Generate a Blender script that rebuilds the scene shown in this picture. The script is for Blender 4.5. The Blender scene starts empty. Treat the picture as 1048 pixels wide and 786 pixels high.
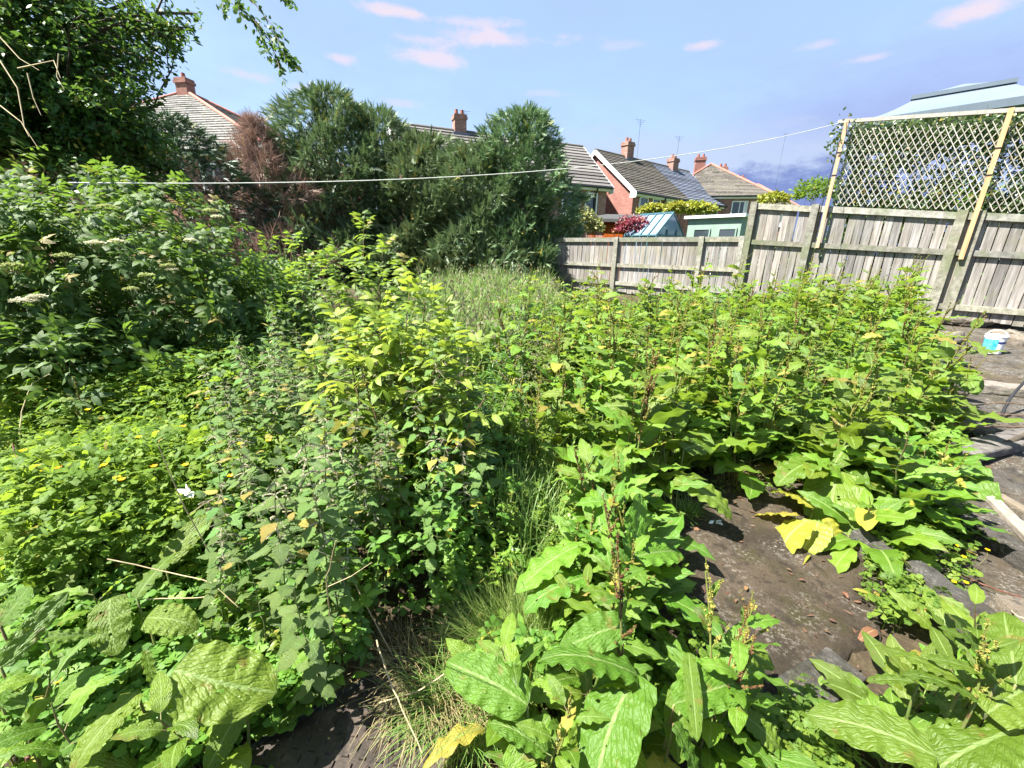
import bpy, math, random
import numpy as np, bmesh
from mathutils import Vector, Matrix
rng = np.random.default_rng(7)
random.seed(7)
C = bpy.context.scene.collection
sc = bpy.context.scene
PI = math.pi
cos, sin, rad = math.cos, math.sin, math.radians

# ------------------------------------------------------------------ camera model
FPX, CX, CY = 420.0, 524.0, 393.0
PIT, ROL, CH = rad(17.8), rad(1.2), 1.6
Fv = np.array([0, cos(PIT), -sin(PIT)])
_R0 = np.array([1.0, 0, 0]); _U0 = np.array([0, sin(PIT), cos(PIT)])
Rv = cos(ROL)*_R0 + sin(ROL)*_U0
Uv = -sin(ROL)*_R0 + cos(ROL)*_U0
EYE = np.array([0, 0, CH])

def smooth(a, b, x):
    t = np.clip((np.asarray(x, float)-a)/(b-a), 0, 1)
    return t*t*(3-2*t)

def ground(x, y):
    x = np.asarray(x, float); y = np.asarray(y, float)
    r = np.sqrt(x*x + y*y)
    bump = 0.025*np.sin(2.1*x+0.7*y)*np.sin(1.7*y-0.6*x+1) + 0.012*np.sin(5.3*x+1)*np.sin(4.7*y)
    return 0.5*smooth(2.5, 9.5, r) + bump*smooth(1.2, 3, r)*(1-smooth(12, 20, r))

def ray(px, py):
    d = Fv + (px-CX)/FPX*Rv - (py-CY)/FPX*Uv
    return d

def G(px, py, h=0.0):
    """point where the sight line of a photo pixel meets the ground raised by h"""
    d = ray(px, py); t = 0.5
    for i in range(4000):
        p = EYE + d*t
        if p[2] <= float(ground(p[0], p[1])) + h: break
        t *= 1.004
        if t > 400: break
    return EYE + d*t

def atz(px, py, z):
    return EYE + ray(px, py)*z

def proj(P):
    P = np.asarray(P, float) - EYE
    z = P @ Fv
    return CX + FPX*(P @ Rv)/z, CY - FPX*(P @ Uv)/z, z

def inpoly(x, y, poly):
    x = np.asarray(x); y = np.asarray(y); c = np.zeros(x.shape, bool); n = len(poly)
    for i in range(n):
        x1, y1 = poly[i]; x2, y2 = poly[(i+1) % n]
        m = ((y1 > y) != (y2 > y)) & (x < (x2-x1)*(y-y1)/((y2-y1) or 1e-9)+x1)
        c ^= m
    return c

# fence: its top line runs through two sighted points; boards are counted along it
_fa = EYE+ray(985, 217)*7.2; _fb = EYE+ray(632, 243)*7.2*(1+.01216*49)
FP0 = _fa[:2].copy(); _fl = np.linalg.norm((_fb-_fa)[:2]); FU = (_fb-_fa)[:2]/_fl; FPITCH = _fl/49
FENCE_N = (-FU[1], FU[0]) if (-FU[1]*-FP0[0]+FU[0]*-FP0[1]) > 0 else (FU[1], -FU[0])
def avoid(): return [globals()[k] for k in ('SLABP', 'PATHP', 'MANP', 'TUFTP', 'DRYP') if k in globals()]

def zone(poly, h, spacing, nmax, jitter=None, grow=0.0):
    """plan points, at least `spacing` apart, of ground whose plants (seen at height h) fill a region"""
    pts = [G(px, py, h) for px, py in poly]
    xs = [p[0] for p in pts]; ys = [p[1] for p in pts]
    x0, x1, y0, y1 = min(xs)-.3, max(xs)+.3, min(ys)-.3, max(ys)+.3
    out = []
    cell = {}
    tries = int(min(60000, 25*(x1-x0)*(y1-y0)/spacing**2+200))
    X = rng.uniform(x0, x1, tries); Y = rng.uniform(y0, y1, tries)
    a, b, z = proj(np.stack([X, Y, ground(X, Y)+h], 1))
    ok = inpoly(a, b, poly) & (z > .3)
    ok &= (X-FP0[0])*FENCE_N[0]+(Y-FP0[1])*FENCE_N[1] > .22
    for q in avoid(): ok &= ~inpoly(X, Y, q)
    for x, y in zip(X[ok], Y[ok]):
        s = spacing*(1+grow*max(0, y-3))
        k = (int(x//spacing), int(y//spacing)); bad = False
        m = int(math.ceil(s/spacing))
        for i in range(-m, m+1):
            for j in range(-m, m+1):
                for q in cell.get((k[0]+i, k[1]+j), ()):
                    if (q[0]-x)**2+(q[1]-y)**2 < s*s: bad = True; break
                if bad: break
            if bad: break
        if bad: continue
        cell.setdefault(k, []).append((x, y)); out.append((x, y))
        if len(out) >= nmax: break
    return out

# ------------------------------------------------------------------ mesh building
def nrm(a):
    a = np.asarray(a, float)
    return a/np.maximum(np.linalg.norm(a, axis=-1, keepdims=True), 1e-9)

class MB:
    def __init__(s):
        s.V, s.F, s.U, s.R, s.n = [], [], [], [], 0
    def raw(s, V, F, U=None, rnd=None):
        V = np.asarray(V, float).reshape(-1, 3); F = np.asarray(F, int).reshape(-1, 4)
        s.V.append(V); s.F.append(F+s.n)
        s.U.append(np.zeros((len(V), 2)) if U is None else np.asarray(U, float))
        s.R.append(np.full(len(V), rng.random() if rnd is None else rnd) if np.ndim(rnd) == 0 else np.asarray(rnd, float))
        s.n += len(V)
    def put(s, T, P, Y, Z, S, rnd=None):
        """copies of template T = (V, F, UV): origin P, length axis Y, face normal ~Z, scale S"""
        V, F, U = T
        P = np.atleast_2d(np.asarray(P, float)); k = len(P)
        if k == 0: return
        Y = nrm(np.broadcast_to(np.asarray(Y, float), (k, 3)))
        Z = np.broadcast_to(np.asarray(Z, float), (k, 3))
        X = nrm(np.cross(Y, Z)+1e-6); Z = np.cross(X, Y)
        S = np.asarray(S, float)
        S = np.broadcast_to(S.reshape(-1, 1) if S.ndim <= 1 else S, (k, 3))
        W = V[None]*S[:, None, :]
        Q = P[:, None] + W[..., :1]*X[:, None] + W[..., 1:2]*Y[:, None] + W[..., 2:]*Z[:, None]
        n = len(V)
        s.V.append(Q.reshape(-1, 3))
        s.F.append((F[None]+(np.arange(k)*n)[:, None, None]).reshape(-1, 4)+s.n)
        s.U.append(np.tile(U, (k, 1)))
        r = rng.random(k) if rnd is None else np.broadcast_to(np.asarray(rnd, float), (k,))
        s.R.append(np.repeat(r, n))
        s.n += k*n
    def box(s, c, sz, R=None, rnd=None, taper=1.0):
        x, y, z = [d/2 for d in sz]
        V = np.array([[-x, -y, -z], [x, -y, -z], [x, y, -z], [-x, y, -z], [-x*taper, -y*taper, z], [x*taper, -y*taper, z], [x*taper, y*taper, z], [-x*taper, y*taper, z]])
        if R is not None: V = V @ np.asarray(R, float).T
        F = [[3, 2, 1, 0], [4, 5, 6, 7], [0, 1, 5, 4], [1, 2, 6, 5], [2, 3, 7, 6], [3, 0, 4, 7]]
        V = V+np.asarray(c, float)
        # separate verts per face so that shading stays flat
        VV = V[np.array(F).ravel()]
        s.raw(VV, np.arange(24).reshape(6, 4), np.tile([[0, 0], [1, 0], [1, 1], [0, 1]], (6, 1)), rng.random() if rnd is None else rnd)
    def bar(s, a, b, w, t, up=(0, 0, 1), rnd=None):
        """rectangular bar from a to b; w across, t along `up`"""
        a = np.asarray(a, float); b = np.asarray(b, float); d = b-a; L = np.linalg.norm(d)
        y = d/L; x = nrm(np.cross(y, np.asarray(up, float))); z = np.cross(x, y)
        s.box((a+b)/2, (w, L, t), np.stack([x, y, z], 1), rnd)
    def quad(s, a, b, c, d, U=None, rnd=None):
        s.raw([a, b, c, d], [[0, 1, 2, 3]], U if U is not None else [[0, 0], [1, 0], [1, 1], [0, 1]], rnd)
    def tri(s, a, b, c, rnd=None):
        a, b, c = [np.asarray(q, float) for q in (a, b, c)]
        s.raw([a, b, (b+c)/2, c], [[0, 1, 2, 3]], None, rnd)
    def prism(s, poly, z0, z1, rnd=None):
        """vertical prism of a convex plan polygon (counter-clockwise)"""
        n = len(poly); r = rng.random() if rnd is None else rnd
        for i in range(n):
            a, b = poly[i], poly[(i+1) % n]
            s.quad((a[0], a[1], z0), (b[0], b[1], z0), (b[0], b[1], z1), (a[0], a[1], z1), rnd=r)
        c = np.mean(np.array(poly), 0)
        for i in range(n):
            a, b = poly[i], poly[(i+1) % n]
            s.tri((c[0], c[1], z1), (a[0], a[1], z1), (b[0], b[1], z1), r)
    def tube(s, path, r, n=5, rnd=None):
        P = np.asarray(path, float); m = len(P)
        r = np.broadcast_to(np.asarray(r, float), (m,)) if np.ndim(r) == 0 or len(r) == m else np.linspace(r[0], r[1], m)
        T = nrm(np.gradient(P, axis=0))
        ref = np.array([0, 0, 1.0]) if abs(T[0][2]) < .9 else np.array([1.0, 0, 0])
        X = nrm(np.cross(T, ref)); Y = np.cross(T, X)
        a = np.arange(n)*2*PI/n
        V = P[:, None]+r[:, None, None]*(np.cos(a)[None, :, None]*X[:, None]+np.sin(a)[None, :, None]*Y[:, None])
        F = []
        for i in range(m-1):
            for j in range(n):
                k = (j+1) % n
                F.append([i*n+j, i*n+k, (i+1)*n+k, (i+1)*n+j])
        U = np.stack(np.broadcast_arrays((np.arange(n)/n)[None], np.linspace(0, 1, m)[:, None]), -1).reshape(-1, 2)
        s.raw(V.reshape(-1, 3), F, U, rnd)
        if n == 4 or n >= 6 and n % 2 == 0:   # caps for thick posts and pipes
            for e, o in ((0, 1), (m-1, -1)):
                c0 = V[e]
                for j in range(1, n-2, 2):
                    q = [c0[0], c0[j], c0[j+1], c0[j+2]]
                    s.raw(q if o < 0 else q[::-1], [[0, 1, 2, 3]], None, rnd)
    def mesh(s, name, mat, smooth_=True):
        me = bpy.data.meshes.new(name)
        V = np.concatenate(s.V); F = np.concatenate(s.F); U = np.concatenate(s.U); R = np.concatenate(s.R)
        me.vertices.add(len(V)); me.vertices.foreach_set('co', V.ravel().astype(np.float32))
        me.loops.add(F.size); me.loops.foreach_set('vertex_index', F.ravel().astype(np.int32))
        me.polygons.add(len(F)); me.polygons.foreach_set('loop_start', (np.arange(len(F))*4).astype(np.int32))
        me.polygons.foreach_set('use_smooth', np.full(len(F), smooth_))
        uv = me.attributes.new('UVMap', 'FLOAT2', 'CORNER'); uv.data.foreach_set('vector', U[F.ravel()].ravel().astype(np.float32))
        at = me.attributes.new('rnd', 'FLOAT', 'POINT'); at.data.foreach_set('value', R.astype(np.float32))
        me.update(calc_edges=True)
        if mat is not None: me.materials.append(mat)
        return me
    def obj(s, name, mat, parent=None, smooth_=True, label=None):
        o = bpy.data.objects.new(name, s.mesh(name, mat, smooth_)); C.objects.link(o)
        if parent is not None: o.parent = parent
        if label: o['label'] = label
        return o

def tag(o, label, cat, group=None):
    o['label'] = label; o['category'] = cat
    if group: o['group'] = group
    return o
def thing(name, label, cat, loc=(0, 0, 0), rz=0.0, group=None):
    o = bpy.data.objects.new(name, None); C.objects.link(o); o.empty_display_size = .1
    o.location = Vector([float(v) for v in loc]); o.rotation_euler = (0, 0, rz)
    return tag(o, label, cat, group)
def kind(o, k):
    o['kind'] = k; return o
def child(name, me, parent, label=None):
    o = bpy.data.objects.new(name, me); C.objects.link(o); o.parent = parent
    if label: o['label'] = label
    return o
def dup(root, loc, rz, scale=1.0, label=None, group=None, tilt=(0, 0)):
    kids = list(root.children)
    r = root.copy(); C.objects.link(r); r.location = Vector([float(v) for v in loc]); r.rotation_euler = (tilt[0], tilt[1], rz); r.scale = (scale,)*3
    if label: r['label'] = label
    if group: r['group'] = group
    for ch in kids:
        c = ch.copy(); C.objects.link(c); c.parent = r
        for g in ch.children:
            d = g.copy(); C.objects.link(d); d.parent = c
    return r

# ------------------------------------------------------------------ leaf templates (unit length along +Y, face +Z)
def leaf(nv, nu, wid, fold=.15, bend=.6, ruf=0., rk=3., serr=0, sa=.12, heart=False, seed=0, peak=.4, tip=1.0, puck=0.):
    r = np.random.default_rng(seed)
    t = np.linspace(0, 1, nv+1); s = np.linspace(-1, 1, nu+1)
    e1 = peak/(1-peak)*1.0
    w = (t**e1*(1-t)**tip); w = w/w.max()*wid/2
    if heart: w = np.where(t < peak, wid/2*np.sqrt(np.clip(.45+.55*np.sin(t/peak*PI/2), 0, 1))*1.0, w)
    w = np.maximum(w, .004)
    if heart: w[0] *= .3
    if serr:
        saw = 1-((t*serr) % 1.0)
        w = w*(1-sa+2*sa*saw*(t < .97))
    th = np.cumsum(np.full(nv+1, bend/nv)*(1+.6*np.sin(t*4+seed))) - bend/nv
    th = th-.25*bend
    y = np.concatenate([[0], np.cumsum(np.cos(th[:-1])/nv)]); z = -np.concatenate([[0], np.cumsum(np.sin(th[:-1])/nv)])
    ph1, ph2 = r.uniform(0, 6.28, 2)
    V = np.zeros((nv+1, nu+1, 3)); U = np.zeros((nv+1, nu+1, 2))
    side = .04*np.sin(t*3+seed)
    for j, sj in enumerate(s):
        ph = ph1 if sj < 0 else ph2
        V[:, j, 0] = sj*w*np.cos(fold)+side*t
        V[:, j, 1] = y - (serr > 0)*.03*abs(sj)
        V[:, j, 2] = z + abs(sj)*w*np.sin(fold)*(1-.9*abs(sj)) + ruf*abs(sj)**1.6*w*np.sin(2*PI*rk*t+ph)*1.0 + ruf*.25*w*np.sin(2*PI*rk*1.9*t+ph*2)*abs(sj)
        if puck: V[:, j, 2] += puck*w*(np.abs(np.sin(PI*(8*t-8*1.05*(abs(sj)*.5)**.75+.3*np.sin(3*t+ph))))-.5)*min(1, 2.5*abs(sj))*(1-.5*abs(sj)) + puck*.5*w*np.sin(23*t+5*sj*3+seed)*np.sin(9*sj+seed)*(abs(sj) > .1)
        U[:, j, 0] = .5+.5*sj; U[:, j, 1] = t
    F = [[i*(nu+1)+j, i*(nu+1)+j+1, (i+1)*(nu+1)+j+1, (i+1)*(nu+1)+j] for i in range(nv) for j in range(nu)]
    return V.reshape(-1, 3), np.array(F), U.reshape(-1, 2)

def join(parts):
    """parts: list of (template, origin, ydir, zdir, scale) -> one template"""
    m = MB()
    for T, p, y, z, s_ in parts: m.put(T, [p], [y], [z], s_)
    return np.concatenate(m.V), np.concatenate(m.F), np.concatenate(m.U)

def addleaves(m, Ts, P, Y, Z, S, rnd=None):
    P = np.atleast_2d(P); k = len(P)
    if k == 0: return
    Y = np.broadcast_to(Y, (k, 3)); Z = np.broadcast_to(Z, (k, 3)); S = np.asarray(S, float)
    S = np.broadcast_to(S.reshape(-1, 1) if S.ndim <= 1 else S, (k, 3))
    ch = rng.integers(0, len(Ts), k)
    rn = rng.random(k) if rnd is None else np.broadcast_to(rnd, (k,))
    for i, T in enumerate(Ts):
        q = ch == i
        if q.any(): m.put(T, P[q], Y[q], Z[q], S[q], rn[q])

def sph(az, el):
    return np.stack([np.cos(az)*np.cos(el), np.sin(az)*np.cos(el), np.sin(el)*np.ones_like(az)], -1)

# ------------------------------------------------------------------ materials
def mat(name):
    m = bpy.data.materials.new(name); m.use_nodes = True
    nt = m.node_tree; nt.nodes.clear()
    out = nt.nodes.new('ShaderNodeOutputMaterial')
    return m, nt, out
class NT:
    def __init__(s, nt): s.nt = nt
    def n(s, t, ins=None, **kw):
        o = s.nt.nodes.new('ShaderNode'+t)
        for k, v in kw.items(): setattr(o, k, v)
        for k, v in (ins or {}).items():
            if isinstance(v, bpy.types.NodeSocket): s.nt.links.new(v, o.inputs[k])
            else: o.inputs[k].default_value = v
        return o
    def math(s, op, a, b=0.0, c=None):
        o = s.n('Math', {0: a, 1: b}, operation=op)
        if c is not None: o.inputs[2].default_value = c
        return o.outputs[0]
    def ramp(s, fac, stops, interp='LINEAR'):
        o = s.n('ValToRGB', {'Fac': fac}); r = o.color_ramp; r.interpolation = interp
        while len(r.elements) < len(stops): r.elements.new(.5)
        for e, (p, c) in zip(r.elements, stops):
            e.position = p; e.color = (*c, 1) if len(c) == 3 else c
        return o.outputs[0]
    def mix(s, f, a, b, mode='MIX'):
        o = s.n('Mix', data_type='RGBA', blend_type=mode)
        for i, v in ((0, f), (6, a), (7, b)):
            if isinstance(v, bpy.types.NodeSocket): s.nt.links.new(v, o.inputs[i])
            else: o.inputs[i].default_value = v if i == 0 or len(v) == 4 else (*v, 1)
        return o.outputs[2]
    def noise(s, scale, vec=None, detail=4, rough=.55, out=0):
        d = {'Scale': scale, 'Detail': detail, 'Roughness': rough}
        if vec is not None: d['Vector'] = vec
        return s.n('TexNoise', d).outputs[out]
    def sstep(s, a, b, v):
        return s.n('MapRange', {0: v, 1: a, 2: b, 3: 0.0, 4: 1.0}, interpolation_type='SMOOTHSTEP').outputs[0]

def leafmat(name, cols, trans, rib=(.2, .3, .08), ribw=.035, veins=0., vk=9., rough=.42, tf=.38, bump=.0, spec=.45, objvar=.25, spots=0., holes=0., old=.035):
    m, nt, out = mat(name); N = NT(nt)
    rnd = N.n('Attribute', attribute_name='rnd').outputs['Fac']
    ob = N.n('ObjectInfo').outputs['Random']
    tc = N.n('TexCoord'); uv = N.n('SeparateXYZ', {0: tc.outputs['UV']})
    u, v = uv.outputs[0], uv.outputs[1]
    k = len(cols)
    base = N.ramp(rnd, [(i/(k-1), c) for i, c in enumerate(cols)])
    no = N.noise(9.0, tc.outputs['Object'], 3)
    base = N.mix(N.math('MULTIPLY', no, .5), base, tuple(c*.62 for c in cols[0]))
    if old: base = N.mix(N.math('MULTIPLY', N.math('GREATER_THAN', N.math('FRACT', N.math('MULTIPLY', rnd, 13.7)), 1-old), .85), base, (.30, .24, .045))
    hs = N.n('HueSaturation', {'Hue': N.math('MULTIPLY_ADD', ob, .04, .48), 'Value': N.math('MULTIPLY_ADD', ob, objvar*2, 1-objvar), 'Color': base})
    base = hs.outputs[0]
    au = N.math('ABSOLUTE', N.math('SUBTRACT', u, .5))
    ribm = N.math('SUBTRACT', 1.0, N.sstep(ribw*.4, ribw, au))
    base = N.mix(N.math('MULTIPLY', ribm, .75), base, rib)
    nrm_in = {}
    if veins > 0:
        wn = N.math('MULTIPLY', N.math('SUBTRACT', N.noise(5.0, tc.outputs['UV'], 3), .5), 1.9)
        ph = N.math('ADD', N.math('SUBTRACT', N.math('MULTIPLY', v, vk), N.math('MULTIPLY', N.math('POWER', au, .75), 1.05*vk)), wn)
        tri = N.math('ABSOLUTE', N.math('SUBTRACT', N.math('FRACT', ph), .5))
        vm = N.math('SUBTRACT', 1.0, N.sstep(.01, .075, tri))
        base = N.mix(N.math('MULTIPLY', vm, veins), base, rib)
        vo = N.n('TexVoronoi', {'Vector': tc.outputs['UV'], 'Scale': 26.0}, feature='SMOOTH_F1').outputs[0]
        hgt = N.math('ADD', N.math('ADD', N.math('MULTIPLY', N.sstep(0, .25, tri), .55), N.math('MULTIPLY', N.noise(22, tc.outputs['UV'], 4), .9)), N.math('MULTIPLY', vo, -.7))
        b = N.n('Bump', {'Height': hgt, 'Strength': bump, 'Distance': .01})
        nrm_in = {'Normal': b.outputs[0]}
    if spots > 0:
        sp = N.sstep(.62, .7, N.noise(14, tc.outputs['Object'], 3))
        base = N.mix(N.math('MULTIPLY', sp, spots), base, (.16, .10, .03))
    p = N.n('BsdfPrincipled', {'Base Color': base, 'Roughness': rough, 'Specular IOR Level': spec, **nrm_in})
    tcol = N.mix(.5, base, trans)
    t = N.n('BsdfTranslucent', {'Color': tcol})
    mx = N.n('MixShader', {0: tf, 1: p.outputs[0], 2: t.outputs[0]})
    if holes > 0:      # insect holes
        hv = N.n('VectorMath', {0: tc.outputs['UV'], 1: N.n('CombineXYZ', {0: N.math('MULTIPLY', rnd, 31.0), 1: N.math('MULTIPLY', rnd, 17.0)}).outputs[0]}, operation='ADD').outputs[0]
        hv = N.n('Mapping', {'Vector': hv, 'Scale': (6.0, 11.0, 1.0)}).outputs[0]
        vr = N.n('TexVoronoi', {'Vector': hv, 'Scale': 1.0})
        cs = N.n('SeparateColor', {0: vr.outputs['Color']})
        rad_ = N.math('MULTIPLY', N.math('MAXIMUM', N.math('SUBTRACT', cs.outputs[0], 1-holes), 0.0), .32/holes)
        hm = N.math('LESS_THAN', N.math('ADD', vr.outputs['Distance'], N.math('MULTIPLY', N.math('SUBTRACT', N.noise(8, hv, 3), .5), .12)), rad_)
        m2 = N.n('MixShader', {0: hm, 1: mx.outputs[0], 2: N.n('BsdfTransparent').outputs[0]}); mx = m2
    nt.links.new(mx.outputs[0], out.inputs[0])
    return m

def plain(name, col, rough=.6, var=.25, scale=8., metal=0., col2=None, spec=.4, bump=0., obvar=0., detail=5):
    """one colour broken up by noise"""
    m, nt, out = mat(name); N = NT(nt)
    tc = N.n('TexCoord').outputs['Object']
    no = N.noise(scale, tc, detail, .6)
    c2 = col2 or tuple(c*(1-var) for c in col)
    base = N.mix(N.sstep(.35, .68, no), col, c2)
    rnd = N.n('Attribute', attribute_name='rnd').outputs['Fac']
    base = N.n('HueSaturation', {'Value': N.math('MULTIPLY_ADD', rnd, obvar*2, 1-obvar), 'Color': base}).outputs[0]
    d = {'Base Color': base, 'Roughness': rough, 'Metallic': metal, 'Specular IOR Level': spec}
    if bump:
        d['Normal'] = N.n('Bump', {'Height': N.noise(scale*5, tc, 6, .65), 'Strength': bump, 'Distance': .02}).outputs[0]
    p = N.n('BsdfPrincipled', d)
    nt.links.new(p.outputs[0], out.inputs[0])
    return m

def woodmat(name, cols, stretch=(9, 9, .8), algae=None, rough=.85, axis_scale=1.0):
    m, nt, out = mat(name); N = NT(nt)
    tc = N.n('TexCoord').outputs['Object']
    rnd = N.n('Attribute', attribute_name='rnd').outputs['Fac']
    off = N.n('CombineXYZ', {0: N.math('MULTIPLY', rnd, 40.0), 2: N.math('MULTIPLY', rnd, 17.0)}).outputs[0]
    vec = N.n('Mapping', {'Vector': N.n('VectorMath', {0: tc, 1: off}, operation='ADD').outputs[0], 'Scale': stretch}).outputs[0]
    grain = N.noise(3.0*axis_scale, vec, 7, .68)
    base = N.ramp(grain, [(.25, cols[0]), (.5, cols[1]), (.75, cols[2])])
    base = N.n('HueSaturation', {'Value': N.math('MULTIPLY_ADD', rnd, .55, .72), 'Saturation': N.math('MULTIPLY_ADD', N.math('FRACT', N.math('MULTIPLY', rnd, 7.3)), .7, .65), 'Color': base}).outputs[0]
    if algae:
        am = N.sstep(.48, .66, N.noise(2.2, tc, 5, .6))
        base = N.mix(N.math('MULTIPLY', am, algae[1]), base, algae[0])
    b = N.n('Bump', {'Height': grain, 'Strength': .5, 'Distance': .01})
    p = N.n('BsdfPrincipled', {'Base Color': base, 'Roughness': rough, 'Normal': b.outputs[0], 'Specular IOR Level': .25})
    nt.links.new(p.outputs[0], out.inputs[0])
    return m

def brickmat(name, c1, c2, mortar, dirt=.3):
    m, nt, out = mat(name); N = NT(nt)
    tc = N.n('TexCoord').outputs['Object']; s_ = N.n('SeparateXYZ', {0: tc})
    vec = N.n('CombineXYZ', {0: N.math('ADD', s_.outputs[0], s_.outputs[1]), 1: s_.outputs[2]}).outputs[0]
    br = N.n('TexBrick', {'Vector': vec, 'Color1': (*c1, 1), 'Color2': (*c2, 1), 'Mortar': (*mortar, 1), 'Scale': 1.0, 'Mortar Size': .008, 'Brick Width': .225, 'Row Height': .075, 'Bias': -.1})
    no = N.sstep(.35, .7, N.noise(1.1, tc, 6, .65))
    base = N.mix(N.math('MULTIPLY', no, dirt), br.outputs[0], tuple(c*.5 for c in c1))
    n2 = N.sstep(.55, .75, N.noise(5, vec, 5, .7))
    base = N.mix(N.math('MULTIPLY', n2, .45), base, tuple(min(1, c*1.7) for c in c2))
    n3 = N.noise(4.5, N.n('Mapping', {'Vector': vec, 'Scale': (1, 3, 1)}).outputs[0], 3, .8)
    base = N.n('HueSaturation', {'Value': N.math('MULTIPLY_ADD', n3, 1.3, .35), 'Saturation': .9, 'Color': base}).outputs[0]
    p = N.n('BsdfPrincipled', {'Base Color': base, 'Roughness': .9, 'Specular IOR Level': .2})
    nt.links.new(p.outputs[0], out.inputs[0]); return m

def roofmat(name, col, lichen, lf=.5, moss=(.09, .1, .04), mf=.35):
    m, nt, out = mat(name); N = NT(nt)
    tc = N.n('TexCoord').outputs['Object']
    rnd = N.n('Attribute', attribute_name='rnd').outputs['Fac']
    base = N.n('HueSaturation', {'Value': N.math('MULTIPLY_ADD', rnd, .7, .65), 'Color': (*col, 1)}).outputs[0]
    l = N.sstep(.5, .6, N.noise(6.5, tc, 6, .7))
    base = N.mix(N.math('MULTIPLY', l, lf), base, lichen)
    k = N.sstep(.52, .64, N.noise(2.3, tc, 6, .7))
    base = N.mix(N.math('MULTIPLY', k, mf), base, moss)
    p = N.n('BsdfPrincipled', {'Base Color': base, 'Roughness': .85, 'Specular IOR Level': .25})
    nt.links.new(p.outputs[0], out.inputs[0]); return m

def glassmat(name, col=(.03, .04, .05), rough=.06):
    m, nt, out = mat(name); N = NT(nt)
    p = N.n('BsdfPrincipled', {'Base Color': (*col, 1), 'Roughness': rough, 'Specular IOR Level': .8})
    nt.links.new(p.outputs[0], out.inputs[0]); return m
# ------------------------------------------------------------------ camera, sun, sky
cam = bpy.data.objects.new('camera', bpy.data.cameras.new('camera')); C.objects.link(cam)
cam.matrix_world = Matrix([[Rv[0], Uv[0], -Fv[0], 0], [Rv[1], Uv[1], -Fv[1], 0], [Rv[2], Uv[2], -Fv[2], CH], [0, 0, 0, 1]])
cam.data.sensor_width = 36; cam.data.lens = 36*FPX/1048; cam.data.clip_start = .02; cam.data.clip_end = 4000
sc.camera = cam
SUN = nrm(np.array([-.97*cos(rad(56)), -.22*cos(rad(56)), sin(rad(56))]))
sl = bpy.data.lights.new('sun', 'SUN'); sl.energy = 5.0; sl.angle = rad(.53); sl.color = (1, .955, .88)
so = bpy.data.objects.new('sun', sl); C.objects.link(so)
so.rotation_euler = Vector([float(v) for v in SUN]).to_track_quat('Z', 'Y').to_euler()
sc.view_settings.view_transform = 'Standard'; sc.view_settings.look = 'None'; sc.view_settings.gamma = 1
sc.view_settings.use_curve_mapping = False
EXPO = 2.2
sc.view_settings.exposure = EXPO
w = bpy.data.worlds.new('World'); sc.world = w; w.use_nodes = True
nt = w.node_tree; nt.nodes.clear(); N = NT(nt)
SKY = .076
sky = N.n('TexSky', sky_type='NISHITA', sun_disc=False, sun_elevation=rad(56), sun_rotation=math.atan2(SUN[0], SUN[1]), air_density=1.0, dust_density=1.0, ozone_density=1.6)
dirv = N.n('TexCoord').outputs['Generated']
sx = N.n('SeparateXYZ', {0: dirv})
az = N.math('ARCTAN2', sx.outputs[0], sx.outputs[1])        # 0 straight ahead, positive to the right
el = N.math('ARCSINE', sx.outputs[2])
def azel(px, py):
    d = nrm(ray(px, py)); return math.atan2(d[0], d[1]), math.asin(d[2])
def lin(r, g, b):      # a display colour as sky radiance
    f = lambda c: (c/255/12.92 if c/255 < .04045 else ((c/255+.055)/1.055)**2.4)/(SKY*2**EXPO)
    return (f(r), f(g), f(b))
wv = N.n('CombineXYZ', {0: N.math('MULTIPLY', az, 1.0), 1: N.math('MULTIPLY', el, 2.2)}).outputs[0]
warp = N.noise(9.0, wv, 8, .68)
warp2 = N.noise(3.0, wv, 5, .6)
col = sky.outputs[0]
# thin high veil, brighter low down and in the middle of the view
veil = N.math('MULTIPLY', N.sstep(.3, .75, warp2), .30)
col = N.mix(N.math('ADD', veil, .60), col, lin(184, 212, 254))
def blob(pa, pe, ra, re, soft=.55, amp=.9):
    """soft-edged cloud patch centred on azimuth pa, elevation pe"""
    da = N.math('DIVIDE', N.math('SUBTRACT', az, pa), ra); de = N.math('DIVIDE', N.math('SUBTRACT', el, pe), re)
    r = N.math('SQRT', N.math('ADD', N.math('MULTIPLY', da, da), N.math('MULTIPLY', de, de)))
    r = N.math('ADD', r, N.math('MULTIPLY', N.math('SUBTRACT', warp, .5), amp*2.2))
    return N.math('SUBTRACT', 1.0, N.sstep(1-soft, 1.0, r))
# lavender veil low on the right
a0, e0 = azel(930, 130)
v = blob(a0, e0-.02, .55, .19, .95, .25)
col = N.mix(N.math('MULTIPLY', v, .75), col, lin(168, 179, 236))
# the white edged cloud bank and the dark shower cloud below it
a1, e1 = azel(720, 185)
b = blob(a1-.10, e1+.005, .52, .115, .5, .55)
col = N.mix(N.math('MULTIPLY', b, .8), col, lin(205, 222, 252))
a2, e2 = azel(745, 228)
d = blob(a2+.04, e2-.035, .40, .145, .22, .40)
col = N.mix(N.math('MULTIPLY', d, .92), col, lin(130, 150, 214))
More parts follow.
